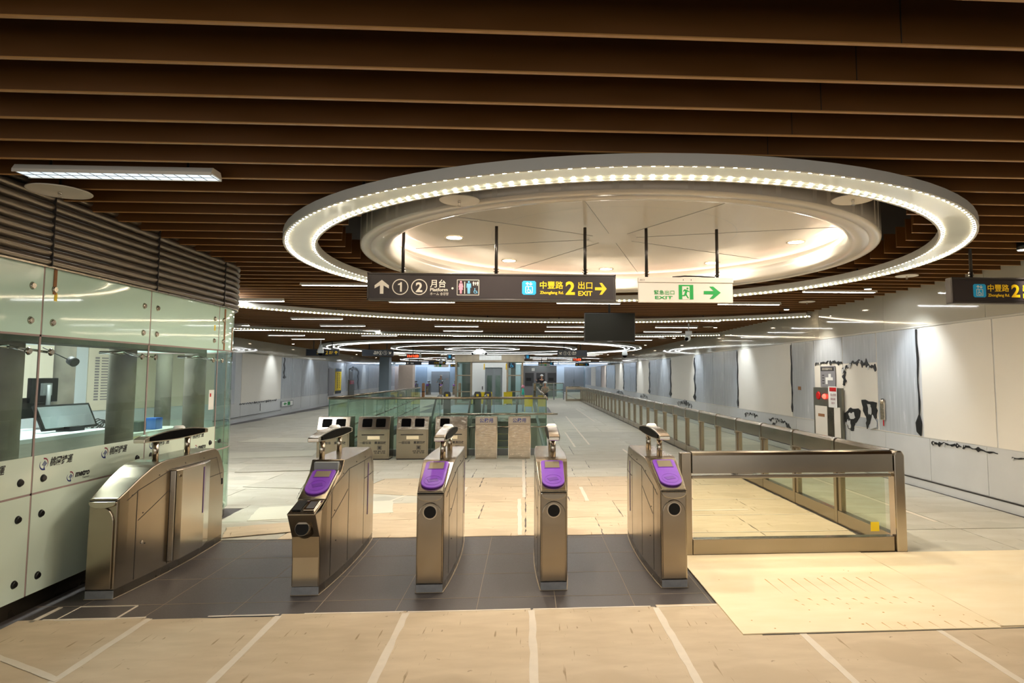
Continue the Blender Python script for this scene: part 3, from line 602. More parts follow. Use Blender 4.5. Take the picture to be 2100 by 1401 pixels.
e = empty('exit_guide_box', (0, 0, 0), label='low green exit guide box on the left wall beyond the booth', cat='exit sign')
MB().prism([(29.2, .32), (31.0, .32), (31.0, .58), (29.2, .58)], frame_left, .01, .05).build('frame', 'grey', e); MB().prism([(29.3, .35), (30.9, .35), (30.9, .55), (29.3, .55)], frame_left, .05, .055).build('face', 'helmet', e)
MB().prism([(30.1, .37), (30.5, .37), (30.5, .53), (30.1, .53)], frame_left, .055, .058).build('pictogram', 'green', e)
MB().prism([(29.5, .45), (29.75, .53), (29.75, .48), (29.95, .48), (29.95, .42), (29.75, .42), (29.75, .37)], frame_left, .055, .058).build('arrow', 'green', e)
yb = empty('yellow_banner', (0, 0, 0), label='tall yellow banner with dark end bars on the left wall', cat='banner')
MB().prism([(39.6, .62), (41.2, .62), (41.2, 2.17), (39.6, 2.17)], frame_left, .01, .03).build('panel', 'sticker', yb)
for z in (.62, 1.99): MB().prism([(39.6, z), (41.2, z), (41.2, z + .18), (39.6, z + .18)], frame_left, .03, .035).build('end_bar', 'signb', yb)
for kk, ss_ in enumerate((40.1, 40.65)):
    for q in range(9): MB().prism([(ss_, .95 + q * .11), (ss_ + .18, .95 + q * .11), (ss_ + .18, 1.02 + q * .11), (ss_, 1.02 + q * .11)], frame_left, .03, .033).build('lettering', 'ink', yb)
hl = empty('hydrant_cabinet', (0, 0, 0), label='steel hydrant cabinet with red lamps on the far left wall', cat='hydrant cabinet')
MB().prism([(43.4, .05), (45.1, .05), (45.1, 1.45), (43.4, 1.45)], frame_left, .01, .08).build('body', 'boxm', hl); MB().prism([(43.6, 1.15), (44.9, 1.15), (44.9, 1.4), (43.6, 1.4)], frame_left, .08, .10).build('alarm_panel', 'red', hl)
MB().prism([(43.7, 1.5), (44.7, 1.5), (44.7, 2.0), (43.7, 2.0)], frame_left, .01, .03).build('plate', 'panelg', hl)
# end wall
WE = empty('wall_end', kind='structure')
k_ = 66 / 1290
ex = lambda px: (px - 1079) * k_; ez = lambda py: 1.75 + (770 - py) * k_
MB().box(-15, 6.4, 66, 66.2, -.1, 3.8).build('core', 'coolw', WE)
MB().box(ex(815), ex(850), 65.85, 66, 0, ez(752)).build('pink_cladding', 'pinkw', WE); MB().box(ex(925), ex(940), 65.9, 66, 0, 3.1).build('pier', 'bluew', WE)
box('door_1', 'grey', ex(888), ex(924), 65.9, 66, 0, ez(762), kind='structure')
box('door_2', 'bluew', ex(857), ex(879), 65.9, 66, 0, ez(753), kind='structure')
d3 = empty('door_3', kind='structure'); MB().box(ex(1157), ex(1176.8), 65.9, 66, 0, ez(753)).build('leaf', 'grey', d3); MB().box(ex(1177.2), ex(1197), 65.9, 66, 0, ez(753)).build('leaf', 'grey', d3); MB().box(ex(1176), ex(1176.6), 65.8, 65.9, 1.0, 1.3).build('handle', 'black', d3)
for i, (a_, b_) in enumerate(((-13.3, -7.2), (-1.0, 3.2), (3.4, 6.0))):
    t = empty('wall_washer', ((a_ + b_) / 2, 65.3, 2.98), label='long cool white wall washer light at the hall end, %s from the left' % ORD[i], cat='ceiling lamp', group='wall washers at the hall end')
    MB().box(-(b_ - a_) / 2, (b_ - a_) / 2, -.05, .05, 0, .06).build('housing', 'white', t); MB().box(-(b_ - a_) / 2, (b_ - a_) / 2, -.03, .045, -.012, 0).build('tube', mat('tube_cool%d' % i, (230, 240, 255), .5, emit=22, ecol=(214, 230, 255)), t)
tag(MB().box(-4.2, 6.4, -5.2, -5, -.1, 3.8).build('wall_back', 'grey'), kind='structure').hide_render = False
bpy.data.objects.remove(bpy.data.objects['wall_back'])
# blue grey pillar by the left wall
pil = box('pillar', 'bluew', -10.65, -9.95, 46.5, 47.3, 0, 3.1, label='blue grey pillar with torn film near the far left wall', cat='pillar', kind='thing')
pil2 = box('pillar', 'pinkw', -9.6, -8.55, 48.2, 49.2, 0, 2.55, label='broad pinkish clad pillar beyond the blue grey one', cat='pillar', kind='thing')

# ---------------------------------------------------------------- fare gates
def gw(y):            # half width of the lens shaped body
    t = max(0, min(1, y / 1.78)); return .108 + .042 * math.sin(PI * t) ** .8
def gate_body(top, y0=0.0, y1=1.76, front=None):
    """top(y) height profile; quads on a y grid"""
    ys = [0, .02, .12, .25, .4, .45, .52, .6, .75, .95, 1.15, 1.35, 1.5, 1.58, 1.64, 1.69, 1.73, 1.76]; mb = MB(); zs = [0.0, .33, .66, 1.0]
    for sx in (-1, 1):
        vs = [(sx * gw(y), y + (front(.07 + (top(y) - .07) * q) if (front and y == 0) else 0), .07 + (top(y) - .07) * q) for y in ys for q in zs]
        mb.add(vs, [(i * 4 + q, (i + 1) * 4 + q, (i + 1) * 4 + q + 1, i * 4 + q + 1) for i in range(len(ys) - 1) for q in range(3)])
    fr = (lambda z: front(z)) if front else (lambda z: 0)
    vs = [(sx * gw(y), y + (fr(top(y)) if y == 0 else 0), top(y)) for y in ys for sx in (-1, 1)]
    mb.add(vs, [(2 * i, 2 * i + 1, 2 * i + 3, 2 * i + 2) for i in range(len(ys) - 1)])
    for yy in (0, 1.76):
        zz = [.07 + (top(yy) - .07) * q for q in zs]
        vs = [(sx * gw(yy), yy + (fr(z) if yy == 0 else 0), z) for z in zz for sx in (-1, 1)]; mb.add(vs, [(0, 1, 3, 2), (2, 3, 5, 4), (4, 5, 7, 6)])
    return mb
def side_patch(y0, y1, z0a, z1a, off, sx, z0b=None, z1b=None, th=.004):
    n_ = 8; vs = []; z0b = z0a if z0b is None else z0b; z1b = z1a if z1b is None else z1b
    for i in range(n_ + 1):
        t = i / n_; y = y0 + (y1 - y0) * t; a = z0a + (z0b - z0a) * t; b = z1a + (z1b - z1a) * t
        for (z, o) in ((a, off), (b, off), (b, off + th), (a, off + th)): vs.append((sx * (gw(y) + o), y, z))
    fs = [(i * 4 + q, (i + 1) * 4 + q, (i + 1) * 4 + (q + 1) % 4, i * 4 + (q + 1) % 4) for i in range(n_) for q in range(4)] + [(0, 1, 2, 3), (n_ * 4 + 3, n_ * 4 + 2, n_ * 4 + 1, n_ * 4)]
    return MB().add(vs, fs)
def seam_line(mb, y0, z0, y1, z1, sx):
    d = .0025; m_ = side_patch(y0, y1 if abs(y1 - y0) > .001 else y0 + .005, z0 - d, z0 + d, .0008, sx, z1 - d, z1 + d, .0008) if abs(y1 - y0) > .02 else side_patch(y0 - d, y0 + d, min(z0, z1), max(z0, z1), .0008, sx, th=.0008)
    mb.add(m_.v, m_.f)
def arm_bar(t, dx, y0=.37, y1=1.45, sides=True):
    """boat shaped sensor bar on two round posts"""
    a = empty('sensor_bar', (dx, 0, 0)); a.parent = t; L = y1 - y0; n_ = 14; hw = .048
    bpy.data.objects.remove(a)
    top = []; bot = []
    for i in range(n_ + 1):
        s_ = i / n_; y = y0 + L * s_; zt = 1.205 + .046 * math.sin(PI * s_) ** .7; zb = 1.168 - .016 * math.sin(PI * s_) ** 1.2
        top.append((y, zt)); bot.append((y, zb))
    poly = top + bot[::-1]
    MB().prism(poly, lambda u, v, d: (dx + d, u, v), -hw, hw).build('sensor_bar', 'steel_smooth', t, .006)
    for sx in (-1, 1):
        sp = [(y, z - .012) for y, z in top[1:-1]] + [(y, z + .012) for y, z in bot[1:-1][::-1]]
        MB().prism(sp, lambda u, v, d: (dx + sx * (hw + d), u, v), .0005, .006).build('smoked_window', 'blackgloss', t)
    for yy in (y0 + .25, y0 + .78): MB().cyl((dx, yy, .99), (dx, yy, 1.16), .026, n=20).build('bar_post', 'steel_smooth', t)
    MB().lathe([(0, .028), (.035, .026), (.05, .012), (.052, 0)], c=(dx, y0 + .62, 1.245), n=20).build('top_button', 'helmet', t)
def reader(t, y0, z0, y1, z1, wd=.19, screen='screen'):
    """purple card reader lying on the slope (y0,z0)-(y1,z1)"""
    a = Vector((0, y0, z0)); d = Vector((0, y1 - y0, z1 - z0)); L = d.length; d.normalize(); nn = Vector((0, -d.z, d.y))
    P = lambda u, v, h_: tuple(a + Vector((u, 0, 0)) + d * v + nn * h_)
    w2 = wd / 2; v0, v1 = L * .06, L * .97
    pts = [(w2 * math.cos(q), v0 + w2 + w2 * math.sin(q)) for q in [PI + PI * i / 16 for i in range(17)]] + [(w2 * 1.04, v1 - .02), (w2 * 1.04 - .014, v1), (-w2 * 1.04 + .014, v1), (-w2 * 1.04, v1 - .02)]
    b = MB().prism(pts, P, .001, .016).build('card_reader', 'purple', t, .004)
    s0, s1 = v1 - .020 - L * .24, v1 - .020
    MB().prism(rect(-w2 * .74, w2 * .74, s0 - .006, s1 + .004), P, .016, .0185).build('display_bezel', 'purple_dk', b)
    MB().prism(rect(-w2 * .66, w2 * .66, s0, s1 - .004), P, .0185, .0195).build('display', screen, b)
    q = MB(); pv = v0 + w2 * 1.15; q.prism([(-.030, pv - .028), (.048, pv - .006), (.030, pv + .038), (-.052, pv + .014)], P, .016, .0178); q.build('touch_mark', 'purple_dk', b)
    q = MB(); annulus(q, 0, pv, .072, .070, P, .016, .0172, 24); q.build('antenna_ring', 'purple_dk', b)
def common(t, top, extra_stripes=True):
    for sx in (-1, 1):
        mb = MB()
        for (a_, b_, c_, d_) in ((.22, .08, .22, .80), (.66, .08, .66, .90), (.66, .90, 1.55, .90), (1.55, .90, 1.70, .62), (1.22, .08, 1.22, .9), (.24, .55, .64, .72), (.1, .74, .24, .80), (.24, .80, .66, .90), (1.24, .72, 1.7, .72)):
            seam_line(mb, a_, b_, c_, d_, sx)
        mb.build('panel_seam', 'dark', t)
        if extra_stripes or sx < 0: side_patch(1.395, 1.420, .33, .85, .001, sx, th=.003).build('indicator_strip', 'slit', t)
        mb = MB()
        for (yy, zz) in ((.16, .77), (.5, .88), (.9, .93), (1.25, .93), (.3, .6), (.34, .34)):
            mb.cyl((sx * gw(yy), yy, zz), (sx * (gw(yy) + .002), yy, zz), .006, n=8)
        mb.build('screw', 'dark', t)
    mb = MB(); ys = [0.004 + 1.75 * i / 16 for i in range(17)]
    for sx in (-1, 1): mb.add([(sx * (gw(y) - .003), y, z) for y in ys for z in (0, .07)], [(2 * i, 2 * i + 2, 2 * i + 3, 2 * i + 1) for i in range(16)])
    mb.add([(-.1, 1.755, 0), (.1, 1.755, 0), (.1, 1.755, .07), (-.1, 1.755, .07)], [(0, 1, 2, 3)]); mb.build('plinth', 'steel_dark', t)
    MB().box(-.106, .106, .0, .03, 0, .062).build('kick_plate', 'kick', t)
    mb = MB(); ys = [-.004 + 1.768 * i / 16 for i in range(17)]; out = [(gw(y) + .004, y) for y in ys] + [(-gw(y) - .004, y) for y in ys[::-1]]
    mb.prism(out, lambda u, v, d: (u, v, d), -.003, .0015); mb.build('floor_sealant', 'grout', t)
topA = lambda y: (.79 + (y / .45) * .185 if y < .45 else .975 + .025 * math.sin(PI / 2 * min(1, (y - .45) / .15)) if y < .6 else 1.0 if y < 1.5 else 1.0 - .27 * ((y - 1.5) / .26) ** 1.8)
def gate(cx, label, kind='reader', dx=.02, y=5.28):
    t = empty('fare_gate', (cx, y, 0.001), label=label, cat='ticket gate', group='row of fare gates')
    if kind == 'reader':
        gate_body(topA).build('cabinet', 'steel', t, .008)
        ar = [(-.098, .075), (.098, .075), (.098, .55)] + [(.098 * math.cos(q), .60 + .115 * math.sin(q)) for q in [PI * i / 14 for i in range(15)]] + [(-.098, .55)]
        MB().prism(ar, XZ(0), 0, -.014).build('front_panel', 'steel', t, .005)
        lp = [(-.104, .782), (.104, .782)] + [(.104 * math.cos(q), .770 - .045 * math.sin(q)) for q in [PI * i / 12 for i in range(13)]]
        MB().prism(lp, XZ(0), 0, -.026).build('front_lip', 'steel_smooth', t, .006)
        MB().box(-.106, .106, -.003, .02, .783, .790).build('shadow_gap', 'hole', t)
        q = MB(); annulus(q, 0, .64, .058, .049, XZ(-.014), 0, -.005, 28); q.build('chrome_ring', 'chrome', t)
        MB().prism(disc2(0, .64, .050, 28), XZ(-.014), 0, -.003).build('ticket_hole', 'hole', t)
        MB().prism([(-.012, .79), (.44, .972), (.44, .985), (-.012, .803)], lambda u, v, d: (d, u, v), -.104, .104).build('reader_plate', 'steel_smooth', t, .006)
        reader(t, -.005, .807, .43, .983); common(t, topA); arm_bar(t, dx)
    elif kind == 'wide':
        top = lambda y: (.66 + y / .12 * .05 if y < .12 else .72 + (y - .12) / .33 * .18 if y < .45 else .90 + (y - .45) / .07 * .10 if y < .52 else topA(max(.6, y)))
        fr = lambda z: -.14 * max(0, (z - .40) / .26) ** 1.3
        gate_body(top, front=fr).build('cabinet', 'steel', t, .006)
        MB().box(-.1, .1, -.003, .0, .065, .33).build('front_cover', 'steel_smooth', t, .002)
        MB().cyl((.0, -.03, .53), (.0, -.108, .545), .080, .0545, n=28).build('hole_collar', 'steel_dark', t); MB().cyl((0, -.10, .542), (0, -.1115, .5455), .052, n=24).build('ticket_hole', 'hole', t)
        MB().prism([(-.148, .655), (.118, .722), (.118, .732), (-.148, .668)], lambda u, v, d: (d, u, v), -.106, .106).build('coin_shelf', 'steel_smooth', t, .004)
        for nm, a_, b_, m in (('ticket_slot', -.085, -.02, 'hole'), ('return_tray', .005, .085, 'chrome')):
            MB().prism([(-.10, .690 - .008), (.06, .7305 - .008), (.06, .7325), (-.10, .6905)], lambda u, v, d: (d, u, v), a_, b_).build(nm, m, t)
            if m == 'chrome': MB().prism([(-.08, .6955), (.04, .7255), (.04, .7275), (-.08, .6975)], lambda u, v, d: (d, u, v), a_ + .012, b_ - .012).build('tray_recess', 'dgrey', t)
        MB().prism([(.105, .722), (.46, .905), (.46, .918), (.095, .735)], lambda u, v, d: (d, u, v), -.112, .112).build('reader_plate', 'steel_smooth', t, .004)
        MB().box(-.104, .104, .455, .50, .915, .985).build('header_block', 'grey', t, .004)
        reader(t, .12, .748, .45, .915); common(t, topA); arm_bar(t, -.09)
    elif kind == 'exit':
        top = lambda y: (.77 + .23 * math.sin(PI / 2 * min(1, y / .62)) ** 1.1 if y < .62 else topA(max(.62, y)))
        gate_body(top).build('cabinet', 'steel', t, .008)
        ar = [(-.1, .075), (.09, .075), (.09, .55)] + [(-.005 + .095 * math.cos(q), .58 + .13 * math.sin(q)) for q in [PI * i / 14 for i in range(15)]] + [(-.1, .55)]
        MB().prism(ar, XZ(0), 0, -.014).build('front_panel', 'steel', t, .005)
        MB().box(-.106, .106, -.003, .02, .752, .760).build('shadow_gap', 'hole', t)
        common(t, topA, False); arm_bar(t, .03)
        MB().prism([(-.104, .752), (.104, .752)] + [(.104 * math.cos(q), .740 - .040 * math.sin(q)) for q in [PI * i / 12 for i in range(13)]], XZ(0), 0, -.020).build('front_lip', 'steel_smooth', t, .005)
        sy0, sy1 = .66, 1.36
        bx = MB(); pts = [(gw(.66) - .01, sy0), (gw(.66) + .045, sy0 + .01), (gw(.8) + .06, sy0 + .09), (gw(1.1) + .06, sy1 - .2), (gw(1.36) + .02, sy1), (gw(1.36) - .01, sy1)]
        bx.prism(pts, lambda u, v, d: (u, v, d), .09, .90).build('flap_housing', 'steel_smooth', t, .01)
        MB().prism([(gw(1.1) + .0605, 1.13), (gw(1.1) + .0505, 1.185), (gw(1.1) + .054, 1.186), (gw(1.1) + .064, 1.131)], lambda u, v, d: (u, v, d), .42, .86).build('indicator_strip', 'slit', t)
        MB().cyl((gw(.7) + .05, .72, .84), (gw(.7) + .062, .715, .84), .012, n=12).build('lock', 'chrome', t)
        MB().cyl((gw(.27), .30, .36), (gw(.27) + .006, .30, .36), .014, n=14).build('lock', 'chrome', t)
        MB().box(.10, gw(1.7) + .003, 1.69, 1.72, .60, .66).build('reader_window', 'hole', t)
    return t
g1 = gate(-3.335, 'leftmost gate beside the glass booth, plain sloped top and bulging flap housing', 'exit')
g2 = gate(-1.757, 'second gate from the left, with a low front shelf and purple reader', 'wide')
g3 = gate(-.775, 'third gate from the left, upright with purple reader and round hole', 'reader', .015)
g4 = gate(.232, 'fourth gate from the left, the narrow looking one facing straight ahead', 'reader', .02)
g5 = gate(1.235, 'rightmost gate, touching the stainless barrier, with purple reader', 'reader', .015)
bpy.context.view_layer.update()
for i, x in enumerate((-9.9, -8.75, -7.55, -6.4)):
    c = copy_tree(g3); c.location = (x, 56.5, .003); c['label'] = 'tiny far fare gate at the hall end, %s from the left' % ORD[i]; c['group'] = 'far fare gates'

# ---------------------------------------------------------------- barriers
def rounded(w_, h0, h1, r=.035):
    return [(-w_ / 2, h0), (w_ / 2, h0), (w_ / 2, h1 - r), (w_ / 2 - r * .3, h1 - r * .3), (w_ / 2 - r, h1), (-w_ / 2 + r, h1), (-w_ / 2 + r * .3, h1 - r * .3), (-w_ / 2, h1 - r)]
bf = empty('glass_barrier', (1.60, 6.22, .0), label='low stainless and glass barrier running from the rightmost gate to the corner post', cat='barrier')
MB().prism(rounded(.12, .79, 1.0), lambda u, v, d: (d, u, v), .03, 2.06).build('top_rail', 'steel_smooth', bf)
MB().box(0.03, 2.06, -.03, .03, .735, .765).build('glass_clamp_rail', 'steel_smooth', bf, .004)
MB().box(.03, 2.06, -.045, .045, .0, .155).build('kick_rail', 'steel', bf, .004)
MB().box(.045, 2.0, -.006, .006, .155, .74).build('glass_pane', 'pane3', bf)
MB().box(-.08, .025, -.05, .05, 0, .99).build('post', 'steel', bf, .008)
stk = box('sticker', 'sticker', 1.84, 1.925, -.012, -.008, .20, .29, bf); stk['label'] = 'yellow square sticker on the glass'
fsd = empty('glass_barrier', (3.73, 6.22, .0), label='long stainless and glass side barrier running down the hall to the right', cat='barrier')
MB().prism([(-.055, 0), (.055, 0), (.055, .95), (.03, .995), (-.03, .995), (-.055, .95)], lambda u, v, d: (u, d, v), -.06, .06).build('corner_post', 'steel_smooth', fsd, .012)
NP = 31
for k in range(NP):
    y0 = .06 + 1.18 * k; y1 = y0 + 1.18
    MB().prism(rounded(.11, .79, 1.0), lambda u, v, d: (u, d, v), y0 + .004, y1 - .075).build('top_rail', 'steel', fsd)
    MB().prism(rounded(.125, .74, 1.005), lambda u, v, d: (u, d, v), y1 - .07, y1 - .005).build('rail_collar', 'steel_smooth', fsd)
    MB().box(-.04, .04, y0 + .004, y1 - .075, 0, .155).build('kick_rail', 'steel', fsd, .003)
    MB().box(-.005, .005, y0 + .02, y1 - .09, .155, .76).build('glass_pane', 'pane3', fsd)
    MB().box(-.045, .045, y1 - .07, y1 - .005, 0, .75).box(-.03, .03, y1 - .15, y1 - .07, .155, .76).build('post', 'steel', fsd, .004)
fe = empty('glass_barrier', (2.74, 42.95, 0), label='short far barrier closing the side barrier at its distant end', cat='barrier')
MB().prism(rounded(.11, .79, 1.0), lambda u, v, d: (d, u, v), 0, .95).build('top_rail', 'steel_smooth', fe); MB().box(0, .95, -.04, .04, 0, .15).build('kick_rail', 'steel', fe); MB().box(0, .95, -.005, .005, .15, .76).build('glass_pane', 'pane3', fe); MB().box(-.05, .05, -.05, .05, 0, .99).build('post', 'steel', fe)

# ---------------------------------------------------------------- hanging signs
def ONE(cx, cz, h_): return [(cx - h_ * .02, cz - h_ / 2), (cx + h_ * .16, cz - h_ / 2), (cx + h_ * .16, cz + h_ / 2), (cx + h_ * .03, cz + h_ / 2), (cx - h_ * .06, cz + h_ * .38), (cx - h_ * .24, cz + h_ * .31), (cx - h_ * .24, cz + h_ * .19), (cx - h_ * .02, cz + h_ * .20)]
def poles(t, xs, z0, z1, both=True):
    for x in xs:
        MB().cyl((x, 0, z0), (x, 0, z1), .017, n=14).build('hanger_pole', 'pole', t)
        b = MB()
        for dz in (.03, .06): b.cyl((x - .028, 0, z0 + dz), (x + .028, 0, z0 + dz), .007, n=8)
        b.build('clamp_bolt', 'chrome', t)
def sign_body(t, w_, h_, dep=.10, frame='signf', face='signp', fr=.026):
    MB().box(0, w_, -dep / 2, dep / 2, 0, h_).build('cabinet', frame, t, .008)
    MB().box(fr, w_ - fr, -dep / 2 - .003, -dep / 2 + .001, fr, h_ - fr).build('face', face, t)
    b = MB().box(0, w_, -dep / 2 - .012, -dep / 2, 0, fr * .7).box(0, w_, -dep / 2 - .012, -dep / 2, h_ - fr * .7, h_).box(0, fr * .6, -dep / 2 - .012, -dep / 2, 0, h_).box(w_ - fr * .6, w_, -dep / 2 - .012, -dep / 2, 0, h_); b.build('bezel', frame, t, .003)
def arrow(mb, cx, cz, s_, ang, fn, d0=0, d1=.002, shaft=.16):
    p = [(-.5, -shaft / 1.3), (.1, -shaft / 1.3), (-.12, -.5), (.1, -.5), (.5, 0), (.1, .5), (-.12, .5), (.1, shaft / 1.3), (-.5, shaft / 1.3)]
    c_, s2 = math.cos(ang), math.sin(ang); mb.prism([(cx + s_ * (x * c_ - z * s2), cz + s_ * (x * s2 + z * c_)) for x, z in p], fn, d0, d1); return mb
def wheelchair(mb, cx, cz, s_, fn, d0, d1):
    mb.prism(disc2(cx - .12 * s_, cz + .42 * s_, .1 * s_, 12), fn, d0, d1)
    annulus(mb, cx - .02 * s_, cz - .15 * s_, .33 * s_, .24 * s_, fn, d0, d1, 16, PI * .75, PI * 2.02)
    mb.prism([(cx - .18 * s_, cz + .3 * s_), (cx - .06 * s_, cz + .3 * s_), (cx - .04 * s_, cz + .02 * s_), (cx + .26 * s_, cz + .02 * s_), (cx + .42 * s_, cz - .42 * s_), (cx + .33 * s_, cz - .46 * s_), (cx + .18 * s_, cz - .08 * s_), (cx - .16 * s_, cz - .08 * s_)], fn, d0, d1)
def person_pic(mb, cx, cz, h_, fn, d0, d1, skirt=False):
    mb.prism(disc2(cx, cz + h_ * .43, h_ * .075, 12), fn, d0, d1)
    w_ = h_ * .14
    if skirt:
        mb.prism([(cx - w_ * .8, cz + h_ * .32), (cx + w_ * .8, cz + h_ * .32), (cx + w_ * 1.35, cz + h_ * .02), (cx + w_ * 1.0, cz - .0 * h_), (cx + w_ * .6, cz + h_ * .2), (cx + w_ * 1.2, cz - h_ * .18), (cx + w_ * .6, cz - h_ * .18), (cx + w_ * .5, cz - h_ * .48), (cx + w_ * .08, cz - h_ * .48), (cx + w_ * .08, cz - h_ * .18), (cx - w_ * .08, cz - h_ * .18), (cx - w_ * .08, cz - h_ * .48), (cx - w_ * .5, cz - h_ * .48), (cx - w_ * .6, cz - h_ * .18), (cx - w_ * 1.2, cz - h_ * .18), (cx - w_ * .6, cz + h_ * .2), (cx - w_ * 1.0, cz), (cx - w_ * 1.35, cz + h_ * .02)], fn, d0, d1)
    else:
        mb.prism([(cx - w_ * 1.2, cz + h_ * .32), (cx + w_ * 1.2, cz + h_ * .32), (cx + w_ * 1.3, cz - h_ * .02), (cx + w_ * .9, cz - h_ * .02), (cx + w_ * .8, cz + h_ * .2), (cx + w_ * .65, cz - h_ * .48), (cx + w_ * .08, cz - h_ * .48), (cx, cz - h_ * .05), (cx - w_ * .08, cz - h_ * .48), (cx - w_ * .65, cz - h_ * .48), (cx - w_ * .8, cz + h_ * .2), (cx - w_ * .9, cz - h_ * .02), (cx - w_ * 1.3, cz - h_ * .02)], fn, d0, d1)
def lift_pic(t, x, z, s_, FN):
    MB().prism([(x + .1 * s_, z), (x + .9 * s_, z), (x + s_, z + .1 * s_), (x + s_, z + .9 * s_), (x + .9 * s_, z + s_), (x + .1 * s_, z + s_), (x, z + .9 * s_), (x, z + .1 * s_)], FN, 0, .001).build('lift_symbol_field', 'cyan', t)
    b = MB(); X, Z = x + .5 * s_, z + .38 * s_
    for q in (rect(x + .24 * s_, x + .28 * s_, z + .1 * s_, z + .62 * s_), rect(x + .72 * s_, x + .76 * s_, z + .1 * s_, z + .62 * s_), rect(x + .24 * s_, x + .76 * s_, z + .1 * s_, z + .14 * s_), rect(x + .24 * s_, x + .76 * s_, z + .58 * s_, z + .62 * s_)): b.prism(q, FN, .001, .002)
    wheelchair(b, x + .5 * s_, z + .36 * s_, s_ * .40, FN, .001, .002); arrow(b, x + .38 * s_, z + .79 * s_, .24 * s_, PI / 2, FN, .001, .002); arrow(b, x + .62 * s_, z + .79 * s_, .24 * s_, -PI / 2, FN, .001, .002)
    b.build('lift_symbol', 'cream_t', t)
K = 2.58 / 506; sx_ = lambda p: (p - 756) * K
S1 = empty('hanging_sign', (-1.64, 6.6, 2.525), label='long dark hanging sign with platform numbers left and yellow exit 2 right', cat='hanging sign')
sign_body(S1, 2.58, .285); poles(S1, (.35, 1.32, 2.26), .285, .80)
FN = lambda u, v, d: (u, -.054 - d, v)
zc = lambda p: (617 - p) * K        # height on the face for a measured line
arrow(MB(), sx_(785), zc(590), .145, PI / 2, FN).build('arrow', 'cream_t', S1)
b = MB(); annulus(b, sx_(822), zc(590), .083, .074, FN, 0, .002, 40); annulus(b, sx_(860), zc(590), .083, .074, FN, 0, .002, 40); b.build('number_circle', 'cream_t', S1)
MB().prism(ONE(sx_(822), zc(590), .10), FN, 0, .002).build('numeral', 'cream_t', S1); text('2', .138, 'cream_t', S1, 'numeral', FN, sx_(853), zc(590) - .049, off=.0045)
text('月台', .088, 'cream_t', S1, fn=FN, x=sx_(882), z=zc(589) , off=.0013, width=.16); text('Platform', .046, 'cream_t', S1, fn=FN, x=sx_(882), z=zc(598), off=.0010, width=.18); text('ホーム 승강장', .034, 'cream_t', S1, fn=FN, x=sx_(882), z=zc(606), width=.19)
MB().prism(disc2(sx_(927), zc(592), .011, 14), FN, 0, .002).build('dot', 'cream_t', S1)
b = MB(); x0, x1, z0, z1 = sx_(936), sx_(981), zc(606), zc(574)
for q in (rect(x0, x1, z0, z0 + .005), rect(x0, x1, z1 - .005, z1), rect(x0, x0 + .005, z0, z1), rect(x1 - .005, x1, z0, z1), rect(sx_(951), sx_(952.4), zc(603), zc(578))): b.prism(q, FN, 0, .002)
b.build('toilet_frame', 'cream_t', S1)
b = MB(); person_pic(b, sx_(944), zc(590), .135, FN, 0, .002, True); b.build('woman_symbol', 'pink', S1)
b = MB(); person_pic(b, sx_(960), zc(590), .135, FN, 0, .002); b.build('man_symbol', 'lblue', S1)
b = MB(); wheelchair(b, sx_(973.5), zc(597), .055, FN, 0, .002); b.build('wheelchair_symbol', 'lblue', S1)
b = MB()
for q in (969.5, 973.5, 977.5): person_pic(b, sx_(q), zc(582), .045 if q != 973.5 else .035, FN, 0, .002)
b.build('family_symbol', 'cream_t', S1)
def exit_text(t, fx, cn=True, arr=True):
    text('中豐路', .085, 'yellow', t, fn=FN, x=fx(1105), z=zc(590), off=.0011, width=.245); text('Zhongfeng Rd.', .042, 'yellow', t, fn=FN, x=fx(1105), z=zc(602), off=.0011, width=.25)
    text('2', .19, 'yellow', t, 'numeral', FN, fx(1158), zc(602.5), off=.006, width=.098)
    text('出口', .085, 'yellow', t, fn=FN, x=fx(1184), z=zc(590), off=.0014, width=.15); text('EXIT', .068, 'yellow', t, fn=FN, x=fx(1184), z=zc(605), off=.002, width=.15)
    if arr: arrow(MB(), fx(1231), zc(590.5), .125, 0, FN).build('arrow', 'yellow', t)
exit_text(S1, sx_); lift_pic(S1, sx_(1068.5), zc(604), .146, FN)
# green exit sign
E1 = empty('hanging_sign', (1.19, 6.6, 2.525), label='white hanging emergency exit sign with green running figure and arrow', cat='exit sign')
MB().box(0, 1.02, -.02, .02, 0, .215).build('panel', 'exitw', E1, .003); MB().box(-.004, 1.024, -.032, .032, .213, .27).build('top_housing', 'exitw', E1, .004); poles(E1, (.09, .86), .27, .80)
FE = lambda u, v, d: (u, -.0215 - d, v); k2 = 1.02 / 199; fx = lambda p: (p - 1309) * k2; fz = lambda p: (620 - p) * k2
text('緊急出口', .052, 'green', E1, fn=FE, x=fx(1341), z=fz(603), off=.0004, width=.22); text('EXIT', .046, 'green', E1, fn=FE, x=fx(1343), z=fz(613), off=.0010, width=.19)
MB().prism(rect(fx(1393), fx(1424), fz(613.5), fz(583)), FE, 0, .001).build('pictogram_field', 'green', E1)
b = MB().prism(rect(fx(1400.5), fx(1416), fz(613.5), fz(586)), FE, .001, .0015); b.build('doorway', 'exitw', E1)
b = MB(); q_ = lambda p: [(fx(x), fz(y_)) for x, y_ in p]
b.prism(disc2(fx(1411.5), fz(590.5), .011, 12), FE, .0015, .0025)
b.prism(q_([(1402, 596), (1405, 592), (1411, 593.5), (1416, 597), (1415, 598.5), (1411.5, 597), (1409.5, 602), (1411.5, 606), (1414.5, 611), (1412, 611.5), (1408, 605.5), (1405, 607), (1400, 607), (1399, 605), (1404, 604), (1406.5, 596.5), (1404.5, 596), (1403.5, 598)]), FE, .0015, .0025)
b.build('running_figure', 'green', E1)
